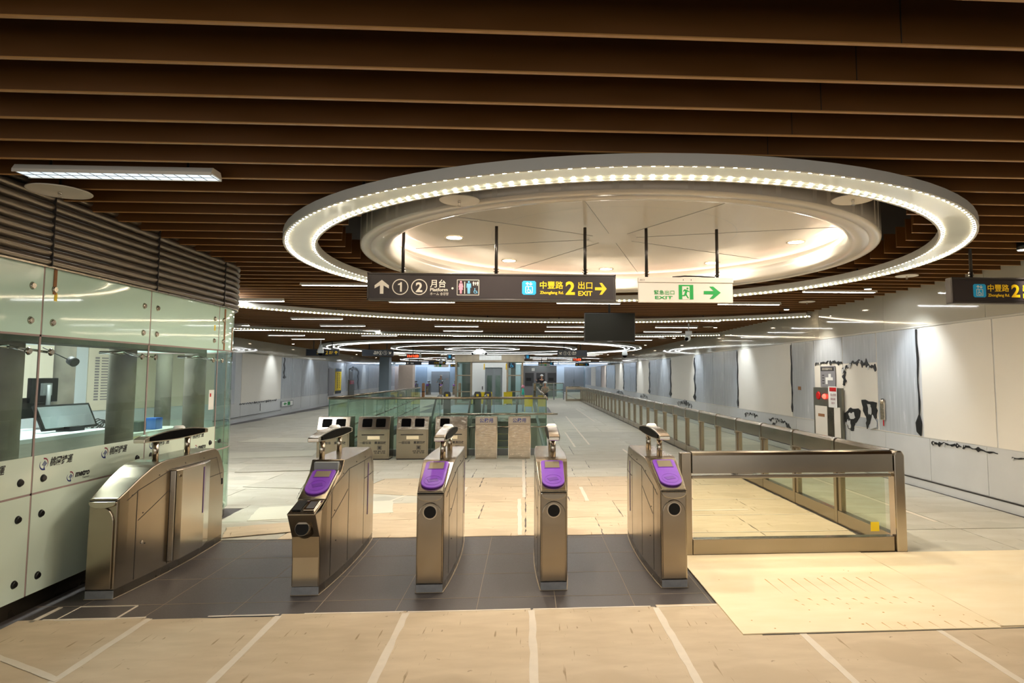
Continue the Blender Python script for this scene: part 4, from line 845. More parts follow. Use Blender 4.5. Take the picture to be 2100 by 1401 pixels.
MB().prism(q_([(1446, 595.5), (1467, 595.5), (1458, 586), (1466, 586), (1482, 599), (1466, 612), (1458, 612), (1467, 602.5), (1446, 602.5)]), FE, 0, .002).build('arrow', 'green', E1)
text('出口', .022, 'ink', E1, fn=lambda u, v, d: (u, -.033 - d, v), x=.012, z=.23, width=.05)
MB().tube([(.37, 0, .275), (.5, 0, .287), (.65, 0, .285), (.82, -.02, .275), (.855, -.01, .30)], .008).build('power_cable', 'black', E1)
b = MB().box(.475, .483, -.034, -.032, .236, .246).box(.56, .568, -.034, -.032, .236, .246); b.build('screw', 'ink', E1)
# sign at the right edge
S3 = empty('hanging_sign', (4.63, 6.6, 2.535), label='dark hanging exit 2 sign cut off by the right edge of the view', cat='hanging sign')
sign_body(S3, 2.2, .285); poles(S3, (.27, 1.9), .285, 1.1)
f3 = lambda p: (p - 1105) * K + .41; exit_text(S3, f3); lift_pic(S3, .245, zc(604), .146, FN)
# black screen
tv = empty('television', (1.60, 12, 2.39), label='black flat screen hanging from the slatted ceiling, switched off', cat='screen')
MB().box(-.49, .49, -.03, .03, 0, .56).build('screen_body', 'black', tv, .008); MB().box(-.475, .475, -.0335, -.03, .025, .545).build('screen_glass', mat('tv_glass', (30, 30, 26), .3, spec=.08), tv); MB().box(-.05, .05, -.036, -.03, .005, .015).build('badge', 'grey', tv)
MB().cyl((0, .03, .5), (0, .03, 1.36), .022, n=12).box(-.12, .12, .03, .06, .3, .52).build('ceiling_mount', 'pole', tv)
# far signs
def far_sign(x, y, z, w_, h_, label, items, face='signb', frame='signf', pole_top=3.75, cat='hanging sign'):
    t = empty('hanging_sign', (x, y, z), label=label, cat=cat); sign_body(t, w_, h_, .1, frame, face, .02); poles(t, (w_ * .22, w_ * .78), h_, pole_top - z); F = lambda u, v, d: (u, -.054 - d, v)
    for it in items:
        if it[0] == 't': text(it[1], it[2], it[3], t, fn=F, x=it[4], z=it[5], off=it[6] if len(it) > 6 else .002)
        elif it[0] == 'a': arrow(MB(), it[1], it[2], it[3], it[4], F).build('arrow', it[5], t)
        elif it[0] == 'c':
            b = MB(); annulus(b, it[1], it[2], .078, .068, F, 0, .002, 28); b.build('number_circle', 'cream_t', t); (MB().prism(ONE(it[1], it[2], .09), F, 0, .002).build('numeral', 'cream_t', t) if it[3] == '1' else text(it[3], .12, 'cream_t', t, 'numeral', F, it[1] - .035, it[2] - .042, off=.003))
        elif it[0] == 'r': MB().prism(rect(*it[1:5]), F, 0, .002).build('symbol', it[5], t)
    return t
far_sign(-8.7, 25.5, 2.52, 1.28, .27, 'far hanging sign with yellow exit 2 and upward arrow, above the left wall', [('t', '中豐路', .10, 'yellow', .42, .13), ('t', 'Zhongfeng Rd.', .045, 'yellow', .42, .07), ('t', '2', .2, 'yellow', .76, .065, .006), ('t', '出口', .08, 'yellow', .9, .13), ('t', 'EXIT', .06, 'yellow', .9, .07), ('a', 1.17, .135, .13, PI / 2, 'yellow')])
far_sign(-6.6, 25.8, 2.52, 1.25, .27, 'far hanging platform sign with circled 2 and 1, left of the escalators', [('t', '月台', .09, 'cream_t', .48, .13), ('t', 'Platform', .05, 'cream_t', .46, .08), ('c', .74, .135, '2'), ('c', .92, .135, '1'), ('a', 1.11, .135, .13, -PI / 4, 'cream_t')])
far_sign(1.28, 25.8, 2.52, 1.22, .27, 'far hanging platform sign with circled 1 and 2, right of the lift', [('a', .13, .135, .13, -3 * PI / 4, 'cream_t'), ('c', .31, .135, '1'), ('c', .49, .135, '2'), ('t', '月台', .09, 'cream_t', .6, .13), ('t', 'Platform', .045, 'cream_t', .6, .08)])
far_sign(-7.35, 48, 2.55, 1.3, .28, 'small dark exit 2 sign over the far left gates', [('t', '中豐路 2 出口', .13, 'yellow', .4, .09), ('a', 1.17, .14, .14, PI / 2, 'yellow')])
far_sign(-7.2, 50, 2.4, 1.1, .22, 'small white exit sign with green arrow over the far left gates', [('a', .2, .11, .16, PI, 'green'), ('r', .38, .55, .03, .19, 'green'), ('t', '出口', .1, 'grey', .6, .07)], face='exitw', frame='exitw')
far_sign(-6.3, 53, 2.45, .75, .25, 'small yellow lettered sign just left of the lift', [('a', .12, .12, .14, PI, 'yellow'), ('t', '出口 2', .13, 'yellow', .24, .08)])
far_sign(.95, 50, 2.55, 1.25, .25, 'small dark exit sign over the far machines, right of the lift', [('a', .15, .12, .14, PI, 'yellow'), ('t', '中豐路 2', .13, 'yellow', .3, .07), ('r', .95, 1.1, .05, .2, 'cyan')])
far_sign(4.2, 54, 2.55, 1.2, .25, 'small dark exit sign before the far double door', [('a', .15, .12, .14, PI, 'yellow'), ('t', '中豐路 2', .13, 'yellow', .3, .07), ('r', .9, 1.05, .05, .2, 'cyan')])
far_sign(.9, 45, 2.40, .8, .17, 'pale green exit sign above the far machines', [('a', .2, .085, .12, PI, 'green'), ('r', .4, .55, .03, .14, 'green')], face='grey', frame='exitw')
ck = empty('led_clock', (-5.62, 30, 2.56), label='hanging clock with glowing red digits left of the lift', cat='clock')
MB().box(0, .64, -.05, .05, 0, .2).build('case', 'black', ck, .01); text('11:11:23', .15, 'reddig', ck, 'digits', lambda u, v, d: (u, -.052 - d, v), .06, .045, width=.5, off=.002); MB().cyl((.3, 0, .2), (.3, 0, 1.19), .02).build('hanger_pole', 'pole', ck); MB().box(.60, .68, -.06, .06, -.02, .24).build('end_bracket', 'helmet', ck)
far_sign(-7.0, 37.2, 2.36, .9, .2, 'low dark directional sign under the red digit clock', [('a', .12, .1, .1, PI, 'cream_t'), ('t', '月台', .09, 'cream_t', .28, .06)], face='black')
ck2 = empty('led_clock', (2.0, 27.2, 2.38), label='red digit clock half hidden under the right platform sign', cat='clock')
MB().box(0, .42, -.04, .04, 0, .12).build('case', 'black', ck2); text('11:23', .10, 'reddig', ck2, 'digits', lambda u, v, d: (u, -.042 - d, v), .06, .02, width=.3); MB().cyl((.2, 0, .12), (.2, 0, 1.37), .015).build('hanger_pole', 'pole', ck2)
for (x, y, lab) in ((-4.55, 38.45, 'dark blue lift sign hanging left of the lift'), (.08, 38.45, 'dark blue lift sign hanging right of the lift')):
    t = empty('lift_sign', (x, y - .6, 2.72), label=lab, cat='hanging sign'); MB().box(-.15, .15, -.04, .04, 0, .3).build('cabinet', 'signb', t); MB().box(-.07, .07, -.043, -.04, .06, .24).build('symbol', 'cyan', t); MB().cyl((0, 0, .3), (0, 0, 1.03), .015).build('hanger_pole', 'pole', t)

# ---------------------------------------------------------------- cameras
def dome(x, y, label, zt=3.75, zb=2.5):
    t = empty('dome_camera', (x, y, zb), label=label, cat='security camera'); MB().cyl((0, 0, .45), (0, 0, zt - zb), .02, n=10).build('drop_pole', 'cam', t)
    MB().lathe([(.03, .46), (.05, .40), (.115, .25), (.125, .15), (.1, .12)], n=20).build('housing', 'cam', t); MB().sphere((0, 0, .12), .1, 16, 6, p0=-PI / 2, p1=0).build('dome', 'blackgloss', t)
dome(4.3, 27.3, 'white dome camera on a pole before the right wall'); dome(-8.05, 25.2, 'white dome camera on a pole before the left exit sign'); dome(-5.9, 44, 'small far dome camera under the red clock', zb=2.45)
t = empty('security_camera', (4.32, 16.5, 2.66), label='white turret camera on a pole near the right wall', cat='security camera')
MB().cyl((0, 0, .26), (0, 0, 1.09), .018, n=10).build('drop_pole', 'cam', t); MB().cyl((0, 0, .16), (0, 0, .27), .085, .09, n=20).build('base', 'cam', t); MB().sphere((-.03, 0, .08), .085).build('ball', 'cam', t); MB().cyl((-.06, -.05, .06), (-.085, -.08, .045), .045, n=16).build('lens', 'blackgloss', t)
t = empty('security_camera', (-2.1, 28.5, 2.72), label='white three headed camera in front of the lift', cat='security camera')
MB().box(-.17, .17, -.08, .08, 0, .2).build('base', 'cam', t, .02); MB().cyl((0, 0, .2), (0, 0, 1.03), .02).build('drop_pole', 'cam', t)
for s_ in (-1, 1): MB().cyl((s_ * .17, -.02, .08), (s_ * .30, -.16, .0), .07, n=14).build('camera_head', 'cam', t); MB().cyl((s_ * .30, -.16, .0), (s_ * .31, -.172, -.006), .05, n=12).build('lens', 'blackgloss', t)

# ---------------------------------------------------------------- bins
def bin_(x0, w_, label, wrap):
    t = empty('recycling_bin', (x0, 13.4, 0.004), label=label, cat='bin', group='stainless bins'); dp = .42
    prof = [(0, .02), (dp, .02), (dp, .88), (.10, .88), (0, .62)]
    MB().prism(prof, lambda u, v, d: (d, u, v), 0, w_).build('cabinet', 'steel', t, .006)
    n_ = Vector((-.26, .10)).normalized(); P = lambda u, v, d: (u, v * .10 + n_.x * d, .62 + v * .26 + n_.y * d)
    MB().prism(rect(.012, w_ - .012, .03, .97), P, .0, .006).build('sloped_lid', 'wrap' if wrap > 1 else 'steel_smooth', t)
    for a_ in (w_ * .14, w_ * .56): MB().prism([(a_ + .01, .2), (a_ + w_ * .30 - .01, .2), (a_ + w_ * .30, .26), (a_ + w_ * .30, .78), (a_ + w_ * .28, .84), (a_ + .02, .84), (a_, .78), (a_, .26)], P, .006, .010).build('bin_opening', 'wrap' if wrap > 2 and a_ > .3 else 'blackgloss', t)
    MB().box(.03, w_ - .03, -.008, 0, .06, .6).build('door', 'steel', t, .003); MB().box(w_ * .14, w_ * .84, -.012, -.008, .505, .525).build('slot', 'dark', t)
    if wrap > 0: MB().box(w_ * .32, w_ * .7, -.012, -.008, .42, .49).build('paper_label', 'pale', t)
    F = lambda u, v, d: (u, -.009 - d, v)
    text('一般垃圾', .06, 'ink', t, fn=F, x=w_ * .08, z=.33, width=w_ * .36, off=.001); text('資源回收', .06, 'ink', t, fn=F, x=w_ * .54, z=.33, width=w_ * .36, off=.001)
    b = MB(); cx_, cz_ = w_ * .70, .25
    for a_ in range(4):
        an = PI / 4 + a_ * PI / 2; arrow(b, cx_ + .022 * math.cos(an), cz_ + .022 * math.sin(an), .04, an + PI, F, 0, .002, .2)
    for q in (rect(cx_ - .042, cx_ + .042, cz_ - .042, cz_ - .037), rect(cx_ - .042, cx_ + .042, cz_ + .037, cz_ + .042), rect(cx_ - .042, cx_ - .037, cz_ - .04, cz_ + .04), rect(cx_ + .037, cx_ + .042, cz_ - .04, cz_ + .04)): b.prism(q, F, 0, .002)
    b.build('recycling_mark', 'ink', t)
    text('紙類 鐵鋁 塑膠', .032, 'ink', t, fn=F, x=w_ * .52, z=.165, width=w_ * .36); text('玻璃 容器', .032, 'ink', t, fn=F, x=w_ * .54, z=.13, width=w_ * .34)
    MB().box(.01, w_ - .01, .01, dp - .01, 0, .02).build('base', 'dark', t)
for i, x in enumerate((-4.31, -3.49, -2.69, -1.89)): bin_(x, .66, ('leftmost stainless recycling bin, clear of wrapping', 'second recycling bin from the left, under crumpled film', 'third recycling bin from the left, under crumpled film', 'fourth recycling bin from the left, its lid heavily wrapped')[i], i)
for i, (x, w_) in enumerate(((-1.06, .46), (-.37, .47))):
    t = empty('service_cabinet', (x, 13.4, .004), label=('left', 'right')[i] + ' of the two narrow wrapped stainless cabinets right of the bins', cat='cabinet', group='wrapped service cabinets')
    MB().box(0, w_, 0, .35, 0, .88).build('cabinet', 'steel', t, .004); MB().box(.02, w_ - .02, -.006, 0, .04, .70).build('wrapped_door', 'wrap', t); MB().box(.015, w_ - .015, -.008, 0, .735, .865).build('header_plate', 'steel_smooth', t)
    text('公務用', .10, 'navy', t, fn=lambda u, v, d: (u, -.009 - d, v), x=.09, z=.765, width=.28, off=.0015)
    MB().box(0, .012, -.008, 0, 0, .88).box(w_ - .012, w_, -.008, 0, 0, .88).build('edge_trim', 'chrome', t)

# ---------------------------------------------------------------- escalator well
gr = empty('glass_balustrade', (0, 0, 0), label='tall green glass balustrade around the escalator well, behind the bins', cat='balustrade')
MB().box(VX0 - .05, VX1 + .05, VY0 - .1, VY0 + .0, -.003, .14).build('plinth', 'grey', gr)
MB().cyl((VX0, VY0 - .05, 1.25), (VX1, VY0 - .05, 1.25), .028, n=12).build('handrail', 'steel', gr); MB().cyl((-1.8, VY0 - .14, .9), (VX1 + .25, VY0 - .14, .9), .022, n=10).build('lower_handrail', 'steel_smooth', gr); MB().cyl((-1.3, VY0 - .14, .62), (VX1 + .1, VY0 - .14, .62), .018, n=10).build('lower_handrail', 'steel_smooth', gr)
for sx2 in (VX0, VX1):
    MB().cyl((sx2, VY0 - .05, 1.25), (sx2, VY1, 1.25), .028, n=12).build('handrail', 'steel', gr); MB().box(sx2 - .05, sx2 + .05, VY0 - .1, VY1, -.003, .10).build('plinth', 'grey', gr)
for i in range(4):
    a_ = VX0 + .02 + i * 1.19; MB().box(a_, a_ + 1.17, VY0 - .058, VY0 - .042, .1, 1.24).build('glass_pane', 'pane2', gr)
    MB().box(a_ - .006, a_ + .002, VY0 - .06, VY0 - .04, .1, 1.24).build('pane_edge', 'edge', gr)
for sx2 in (VX0, VX1):
    for i in range(8):
        a_ = VY0 + i * 1.48; MB().box(sx2 - .008, sx2 + .008, a_, a_ + 1.46, .1, 1.24).build('glass_pane', 'pane2', gr); MB().box(sx2 - .009, sx2 + .009, a_ - .01, a_ - .002, .1, 1.24).build('pane_edge', 'edge', gr)
ih = MB()
for zz in (.88, .55): ih.cyl((VX0 + .15, VY0 + .3, zz - .35), (VX0 + .15, VY1 - 1, zz), .02, n=10)
for k in range(8):
    yy = VY0 + 1 + k * 1.3; zz = .55 + .35 * (yy - VY0 - .3) / 10.5
    ih.cyl((VX0 + .15, yy, zz), (VX0 + .02, yy, zz - .08), .012, n=8); ih.cyl((VX0 + .15, yy, zz - .34), (VX0 + .02, yy, zz - .42), .012, n=8)
ih.build('inner_handrail', 'steel_dark', gr)
def escalator(x0, x1, label, ytop=24.2):
    t = empty('escalator', (x0, ytop, 0), label=label, cat='escalator', group='escalators'); w_ = x1 - x0; sl = math.tan(math.radians(30))
    st_ = MB(); n_ = 26; d_ = .4
    for k in range(n_): st_.box(.22, w_ - .22, -d_ * (k + 1), -d_ * k, -.2 * (k + 1) - .25, -.2 * (k + 1))
    st_.build('steps', 'dgrey', t); ns = MB()
    for k in range(n_): ns.box(.22, w_ - .22, -d_ * (k + 1) - .004, -d_ * (k + 1) + .03, -.2 * (k + 1), -.2 * (k + 1) + .004)
    ns.build('step_nosing', 'sticker', t); MB().box(0, w_, 0, 2.2, -.02, .004).build('landing_plate', 'steel_dark', t)
    for xx in (.06, w_ - .06):
        path = [(xx, -10.2, -10.2 * sl + .95)] + [(xx, -.9, -.9 * sl + .98), (xx, -.3, .86), (xx, .3, .95), (xx, 1.0, .96), (xx, 1.25, .90), (xx, 1.36, .74), (xx, 1.30, .58)]
        MB().tube(path, .04, 8).build('handrail', 'rubber', t)
        MB().prism([(-10.2, -10.2 * sl + .2), (-.9, -.9 * sl + .2), (0, .15), (1.2, .15), (1.28, .7), (1.0, .92), (.3, .91), (-.3, .82), (-.9, -.9 * sl + .94), (-10.2, -10.2 * sl + .91)], lambda u, v, d: (xx + d, u, v), -.006, .006).build('side_glass', 'pane2', t)
        MB().prism([(-10.2, -10.2 * sl - .6), (-.9, -.9 * sl - .6), (0, -.3), (1.4, -.3), (1.4, .0), (1.35, .2), (0, .2), (-.9, -.9 * sl + .24), (-10.2, -10.2 * sl + .24)], lambda u, v, d: (xx + d, u, v), -.06, .06).build('skirt', 'steel_smooth', t)
    return t
escalator(-3.42, -2.02, 'left escalator in the glazed well'); escalator(-1.62, -.28, 'right escalator in the glazed well')
for i, x in enumerate((-3.33, -2.05, -1.62)):
    t = empty('bollard', (x, 27.0, .003), label='grey rounded post with yellow mark at the escalator head, %s from the left' % ORD[i], cat='bollard', group='escalator head posts')
    MB().prism([(-.15, 0), (.15, 0), (.15, .95), (.11, 1.06), (-.11, 1.06), (-.15, .95)], XZ(0), -.08, .08).build('post', 'dgrey', t, .02); MB().box(-.05, .05, -.085, -.08, .86, .96).build('mark', 'sticker', t)

# ---------------------------------------------------------------- lift
lf = empty('glass_lift', (-2.18, 38, .0), label='glass and steel lift tower with grey head band in the middle of the hall', cat='lift')
MB().box(-2.08, 2.06, -.02, 3.0, 2.55, 3.6).build('head_band', mat('lift_head', (176, 162, 140), .3, .4, var=.06, scale=1.2, stretch=(4, 1, .3)), lf)
b = MB()
for k in range(14): b.box(-.62 + k * .095, -.535 + k * .095, -.06, -.02, 2.66, 3.05)
b.build('white_fins', 'helmet', lf)
for x in (-2.0, -1.1, 1.05, 1.95): MB().box(x - .06, x + .06, 0, .12, 0, 2.55).build('column', 'steel', lf)
for z in (.05, .75, 1.72): MB().box(-2.0, -1.1, .02, .1, z, z + .06).build('crossbar', 'steel', lf); MB().box(1.05, 1.95, .02, .1, z, z + .06).build('crossbar', 'steel', lf)
MB().box(-1.95, -1.15, .05, .06, 0, 2.55).build('side_glass', 'pane2', lf); MB().box(1.1, 1.9, .05, .06, 0, 2.55).build('side_glass', 'pane2', lf)
MB().box(-1.03, -.28, -.04, .1, 0, 2.5).box(.76, 1.0, -.04, .1, 0, 2.5).box(-.28, .76, -.04, .1, 2.22, 2.5).build('portal', 'helmet', lf)
for s_, (a_, b_) in enumerate(((-.26, .235), (.245, .74))):
    dr = MB().box(a_, b_, .03, .08, 0, 2.2).build('door', 'grey', lf); MB().box(a_ + .1, b_ - .1, .02, .03, .15, 1.75).build('window', 'pane2', dr)
MB().box(-.36, -.30, -.05, -.04, 2.1, 2.45).box(.96, 1.02, -.05, -.04, 2.1, 2.45).build('gold_strip', 'yellow', lf); MB().box(-.45, -.40, -.05, -.04, .9, 1.1).build('call_panel', 'black', lf)
MB().box(1.12, 1.5, -.06, -.04, 2.2, 2.5).build('wheelchair_sign', 'signb', lf); wc = MB(); wheelchair(wc, 1.31, 2.36, .26, lambda u, v, d: (u, -.06 - d, v), 0, .003); wc.build('wheelchair_symbol', 'cyan', lf)
MB().box(-1.9, -1.2, 2.6, 2.7, .1, 2.5).box(1.2, 1.5, 2.6, 2.7, .1, 2.5).build('rear_frame', 'dgrey', lf)
for i, (x, z, w_) in enumerate(((-2.35, .35, .75), (-1.05, .35, .5))):
    t = empty('caution_board', (x, 36.9, 0.004), label=('left', 'right')[i] + ' yellow caution board standing before the lift', cat='caution board'); MB().box(-w_ / 2, w_ / 2, 0, .03, .1, .78).box(-w_ / 2, -w_ / 2 + .03, 0, .03, 0, .1).box(w_ / 2 - .03, w_ / 2, 0, .03, 0, .1).build('board', 'sticker', t)
    text('小心', .18, 'ink', t, fn=lambda u, v, d: (u, -.002 - d, v), x=-.2, z=.4)
t = empty('caution_board', (.12, 30.5, 0.004), label='yellow caution board right of the escalators', cat='caution board'); MB().box(-.2, .2, 0, .03, .25, .78).box(-.2, -.17, 0, .03, 0, .25).box(.17, .2, 0, .03, 0, .25).build('board', 'sticker', t)
t = empty('safety_cone', (-.15, 31, 0.004), label='teal sleeve with pink ball top on a post right of the escalators', cat='marker post'); MB().cyl((0, 0, 0), (0, 0, .8), .03).build('post', 'grey', t); MB().cyl((0, 0, .8), (0, 0, 1.1), .07, .05).build('sleeve', 'teal', t); MB().sphere((0, 0, 1.2), .08).build('ball', 'pink', t)
# wrapped posts
for i, (x, y) in enumerate(((-7.7, 48), (-5.1, 49), (.62, 47))):
    t = empty('wrapped_post', (x, y, .003), label='slim post wrapped in brown card, %s from the left' % ORD[i], cat='post', group='card wrapped posts'); MB().cyl((0, 0, 0), (0, 0, 1.12), .11, n=14).build('card_wrap', 'brownp', t); MB().lathe([(0, .06), (.06, .05), (.11, 0)], c=(0, 0, 1.12), n=14).build('cap', 'brownp', t); MB().cyl((0, 0, .5), (0, 0, .56), .113, n=14).build('band', 'dark', t)
# far machines
tm = empty('ticket_machine_wall', (-.45, 51.8, 0), label='grey wall of three recessed ticket machines at the far right of the lift', cat='ticket machines')
MB().box(0, 2.95, 0, .5, 0, 2.55).build('surround', 'panelg', tm); MB().box(0, 2.95, -.02, 0, 2.05, 2.5).build('head_panel', 'grey', tm); MB().box(.9, 1.15, -.03, -.02, 2.1, 2.35).build('poster', 'helmet', tm)
for a_ in (.36, 1.28, 2.2): mm = MB().box(a_, a_ + .72, -.03, 0, .9, 1.95).build('ticket_machine', 'dgrey', tm); MB().box(a_ + .1, a_ + .5, -.04, -.03, 1.3, 1.55).build('screen', 'black', mm)
rb = empty('glass_balustrade', (.5, 45.5, .003), label='far glass balustrade box before the ticket machines', cat='balustrade')
MB().box(0, 2.2, 0, .02, .1, 1.15).build('glass_pane', 'pane2', rb); MB().cyl((0, 0, 1.18), (2.2, 0, 1.18), .03).build('handrail', 'steel_smooth', rb); MB().cyl((0, 0, .7), (2.2, 0, .7), .03).build('handrail', 'steel_smooth', rb)
for a_ in (0, .75, 1.5, 2.2): MB().box(a_ - .04, a_ + .04, -.03, .03, 0, 1.18).build('post', 'grey', rb)

# ---------------------------------------------------------------- people (far, small)
def person(loc, label, pose, shirt, rz=0):
    t = empty('person', loc, rz, label, 'person')
    def skin_mesh(name, V, E, m, sub=1):
        me = bpy.data.meshes.new(name); me.from_pydata([v[:3] for v in V], E, []); o = bpy.data.objects.new(name, me); C.objects.link(o)
        sk = o.modifiers.new('s', 'SKIN'); sv = me.skin_vertices[0].data
        for i, v in enumerate(V): sv[i].radius = (v[3], v[4] if len(v) > 4 else v[3]); sv[i].use_root = (i == 0)
        sk.use_smooth_shade = True
        ss2 = o.modifiers.new('u', 'SUBSURF'); ss2.levels = 1; ss2.render_levels = 1
        me.materials.append(M[m]); dg = bpy.context.evaluated_depsgraph_get(); me2 = bpy.data.meshes.new_from_object(o.evaluated_get(dg)); bpy.data.objects.remove(o)
        q = bpy.data.objects.new(name, me2); C.objects.link(q); q.parent = t; return q
    p = dict(hip=(0, 0, .95), knL=(.1, -.02, .5), ftL=(.11, 0, .08), knR=(-.1, -.02, .5), ftR=(-.11, 0, .08), elL=(.27, .02, 1.12), haL=(.28, -.1, .88), elR=(-.27, .02, 1.12), haR=(-.28, -.1, .88), dz=0)
    p.update(pose); hx, hy, hz = p['hip']; ch = (hx, hy, hz + .42); nk = (hx, hy, hz + .52)
    def leg(s_, kn, ft): return [(hx + s_ * .09, hy, hz - .04, .085), (*kn, .06), (*ft, .042), (ft[0], ft[1] - .13, max(.04, ft[2] - .04), .036)]
    V = [(hx, hy, hz, .13, .10), (hx, hy, hz + .2, .12, .09), (*ch, .15, .09), (*nk, .05), (hx, hy, hz + .60, .05), (hx, hy - .01, hz + .70, .085, .10), (hx, hy, hz + .76, .08, .09)]
    E = [(0, 1), (1, 2), (2, 3), (3, 4), (4, 5), (5, 6)]
    for s_, kn, ft in ((1, p['knL'], p['ftL']), (-1, p['knR'], p['ftR'])):
        b_ = len(V); V += leg(s_, kn, ft); E += [(0, b_), (b_, b_ + 1), (b_ + 1, b_ + 2), (b_ + 2, b_ + 3)]
    for s_, el, ha in ((1, p['elL'], p['haL']), (-1, p['elR'], p['haR'])):
        b_ = len(V); V += [(hx + s_ * .2, hy, hz + .46, .055), (*el, .042), (*ha, .03)]; E += [(2, b_), (b_, b_ + 1), (b_ + 1, b_ + 2)]
        hv = (Vector(ha) - Vector(el)).normalized()
        for q in range(5):
            o_ = Vector(((q - 2) * .016, 0, 0)) + hv * (.08 if q else .05); V.append((*(Vector(ha) + o_), .009)); E.append((b_ + 2, len(V) - 1))
    skin_mesh('body', V, E, 'skin')
    V = [(hx, hy, hz - .02, .15, .12), (hx, hy, hz + .2, .14, .11), (*ch, .17, .11), (*nk, .07)]; E = [(0, 1), (1, 2), (2, 3)]
    for s_, el, ha in ((1, p['elL'], p['haL']), (-1, p['elR'], p['haR'])):
        b_ = len(V); m_ = Vector(el).lerp(Vector(ha), .8); V += [(hx + s_ * .2, hy, hz + .46, .072), (*el, .058), (*m_, .045)]; E += [(2, b_), (b_, b_ + 1), (b_ + 1, b_ + 2)]
    skin_mesh('jacket', V, E, shirt)
    V = [(hx, hy, hz, .145, .12)]; E = []
    for s_, kn, ft in ((1, p['knL'], p['ftL']), (-1, p['knR'], p['ftR'])):
        b_ = len(V); V += [(hx + s_ * .09, hy, hz - .06, .10), (*kn, .075), (ft[0], ft[1], ft[2] + .03, .06)]; E += [(0, b_), (b_, b_ + 1), (b_ + 1, b_ + 2)]
    skin_mesh('trousers', V, E, 'trous')
    MB().sphere((hx, hy, hz + .76), .125, 16, 6, (1, 1.1, 1), 0, PI / 2).lathe([(.125, 0), (.155, -.01), (.12, .01)], c=(hx, hy - .01, hz + .765), n=20).build('helmet', 'helmet', t)
    fc = MB()
    for s_ in (-1, 1): fc.sphere((hx + s_ * .032, hy - .098, hz + .715), .010, 8, 5)
    fc.box(hx - .02, hx + .02, hy - .108, hy - .095, hz + .655, hz + .662); fc.build('eyes_and_mouth', 'ink', t); MB().sphere((hx, hy - .108, hz + .69), .014, 8, 5, (1, 1.2, 1.4)).build('nose', 'skin', t)
    return t
person((-7.95, 59.5, .002), 'person in a white helmet and pale shirt by the far gates, one arm out', dict(elL=(.33, -.05, 1.38), haL=(.58, -.1, 1.42), elR=(-.24, -.08, 1.15), haR=(-.34, -.25, 1.12)), 'shirt')
person((1.22, 49.5, .002), 'person in a white helmet and black vest standing before the ticket machines', dict(elL=(.27, -.05, 1.12), haL=(.15, -.25, 1.05), elR=(-.3, 0, 1.2), haR=(-.42, -.12, 1.38)), 'shirtk')
person((1.33, 44.3, .002), 'person in a white helmet and beige jacket sitting low beside the far balustrade', dict(hip=(0, 0, .45), knL=(.13, -.42, .5), ftL=(.13, -.45, .08), knR=(-.13, -.42, .5), ftR=(-.13, -.45, .08), elL=(.27, -.08, .68), haL=(.12, -.35, .62), elR=(-.27, -.08, .68), haR=(-.12, -.35, .62)), 'shirtb')
t = empty('stool', (1.33, 44.35, .003), label='low dark crate under the sitting person', cat='crate'); MB().box(-.2, .2, -.15, .2, .02, .35).build('crate_body', 'dgrey', t, .02)

# ---------------------------------------------------------------- glass booth at the left
XB = -3.70; CB = (-4.70, 7.95); RB = 1.0
def path_pt(s_):       # along the facade, s in metres from y=3
    L0 = CB[1] - 3.0
    if s_ <= L0: return Vector((XB, 3.0 + s_)), Vector((1, 0))
    a = (s_ - L0) / RB
    if a < PI / 2 + .6: return Vector((CB[0] + RB * math.cos(a), CB[1] + RB * math.sin(a))), Vector((math.cos(a), math.sin(a)))
    a0 = PI / 2 + .6; ex_ = (a - a0) * RB; p = Vector((CB[0] + RB * math.cos(a0), CB[1] + RB * math.sin(a0))); return p + Vector((-math.sin(a0), math.cos(a0))) * ex_, Vector((math.cos(a0), math.sin(a0)))
def fac(u, v, d):
    p, n_ = path_pt(u); return (p.x + n_.x * d, p.y + n_.y * d, v)
def strip(u0, u1, z0, z1, d0, d1, zf=None):
    n_ = max(2, int((u1 - u0) / .08)) if u1 > CB[1] - 3.0 else 2; mb = MB()
    vs = []
    for i in range(n_ + 1):
        u = u0 + (u1 - u0) * i / n_; za, zb = (z0, z1)
        for (z, d) in ((za, d0), (zb, d0), (zb, d1), (za, d1)): vs.append(fac(u, z, d))
    return mb.add(vs, [(i * 4 + q, (i + 1) * 4 + q, (i + 1) * 4 + (q + 1) % 4, i * 4 + (q + 1) % 4) for i in range(n_) for q in range(4)] + [(0, 1, 2, 3), (n_ * 4 + 3, n_ * 4 + 2, n_ * 4 + 1, n_ * 4)])
BT = empty('glass_booth', (0, 0, 0), label='curved glass service booth with frosted panels and ribbed metal head at the left', cat='service booth')
US = [.62, 2.01, 3.395, 4.78, 5.75, 7.2]      # seams; y = u + 3
panes = {}
for i in range(len(US) - 1):
    a_, b_ = US[i] + .009, US[i + 1] - .009
    panes['t', i] = strip(a_, b_, 2.06, 2.575, 0, .012).build('frosted_top_panel', 'frost', BT)
    panes['m', i] = strip(a_, b_, 1.145, 2.045, .0, .010).build('clear_window', 'pane', BT)
    lowm = 'frostlow' if i < 3 else 'pane2'
    panes['b', i] = strip(a_, b_, .87, 1.145, 0, .012).build('frosted_lower_panel', lowm, BT)
    panes['f', i] = strip(a_, b_, .12, .855, 0, .012).build('frosted_base_panel', lowm, BT)
for u in US: strip(u - .009, u + .009, .12, 2.575, .002, .009).build('sealant_joint', 'joint', BT)
for z0, z1 in ((2.045, 2.06), (.855, .87)): strip(US[0], US[-1], z0, z1, .002, .009).build('sealant_joint', 'joint', BT)
strip(US[0], US[-1], -.003, .115, -.06, -.02).build('plinth', 'steel_dark', BT)
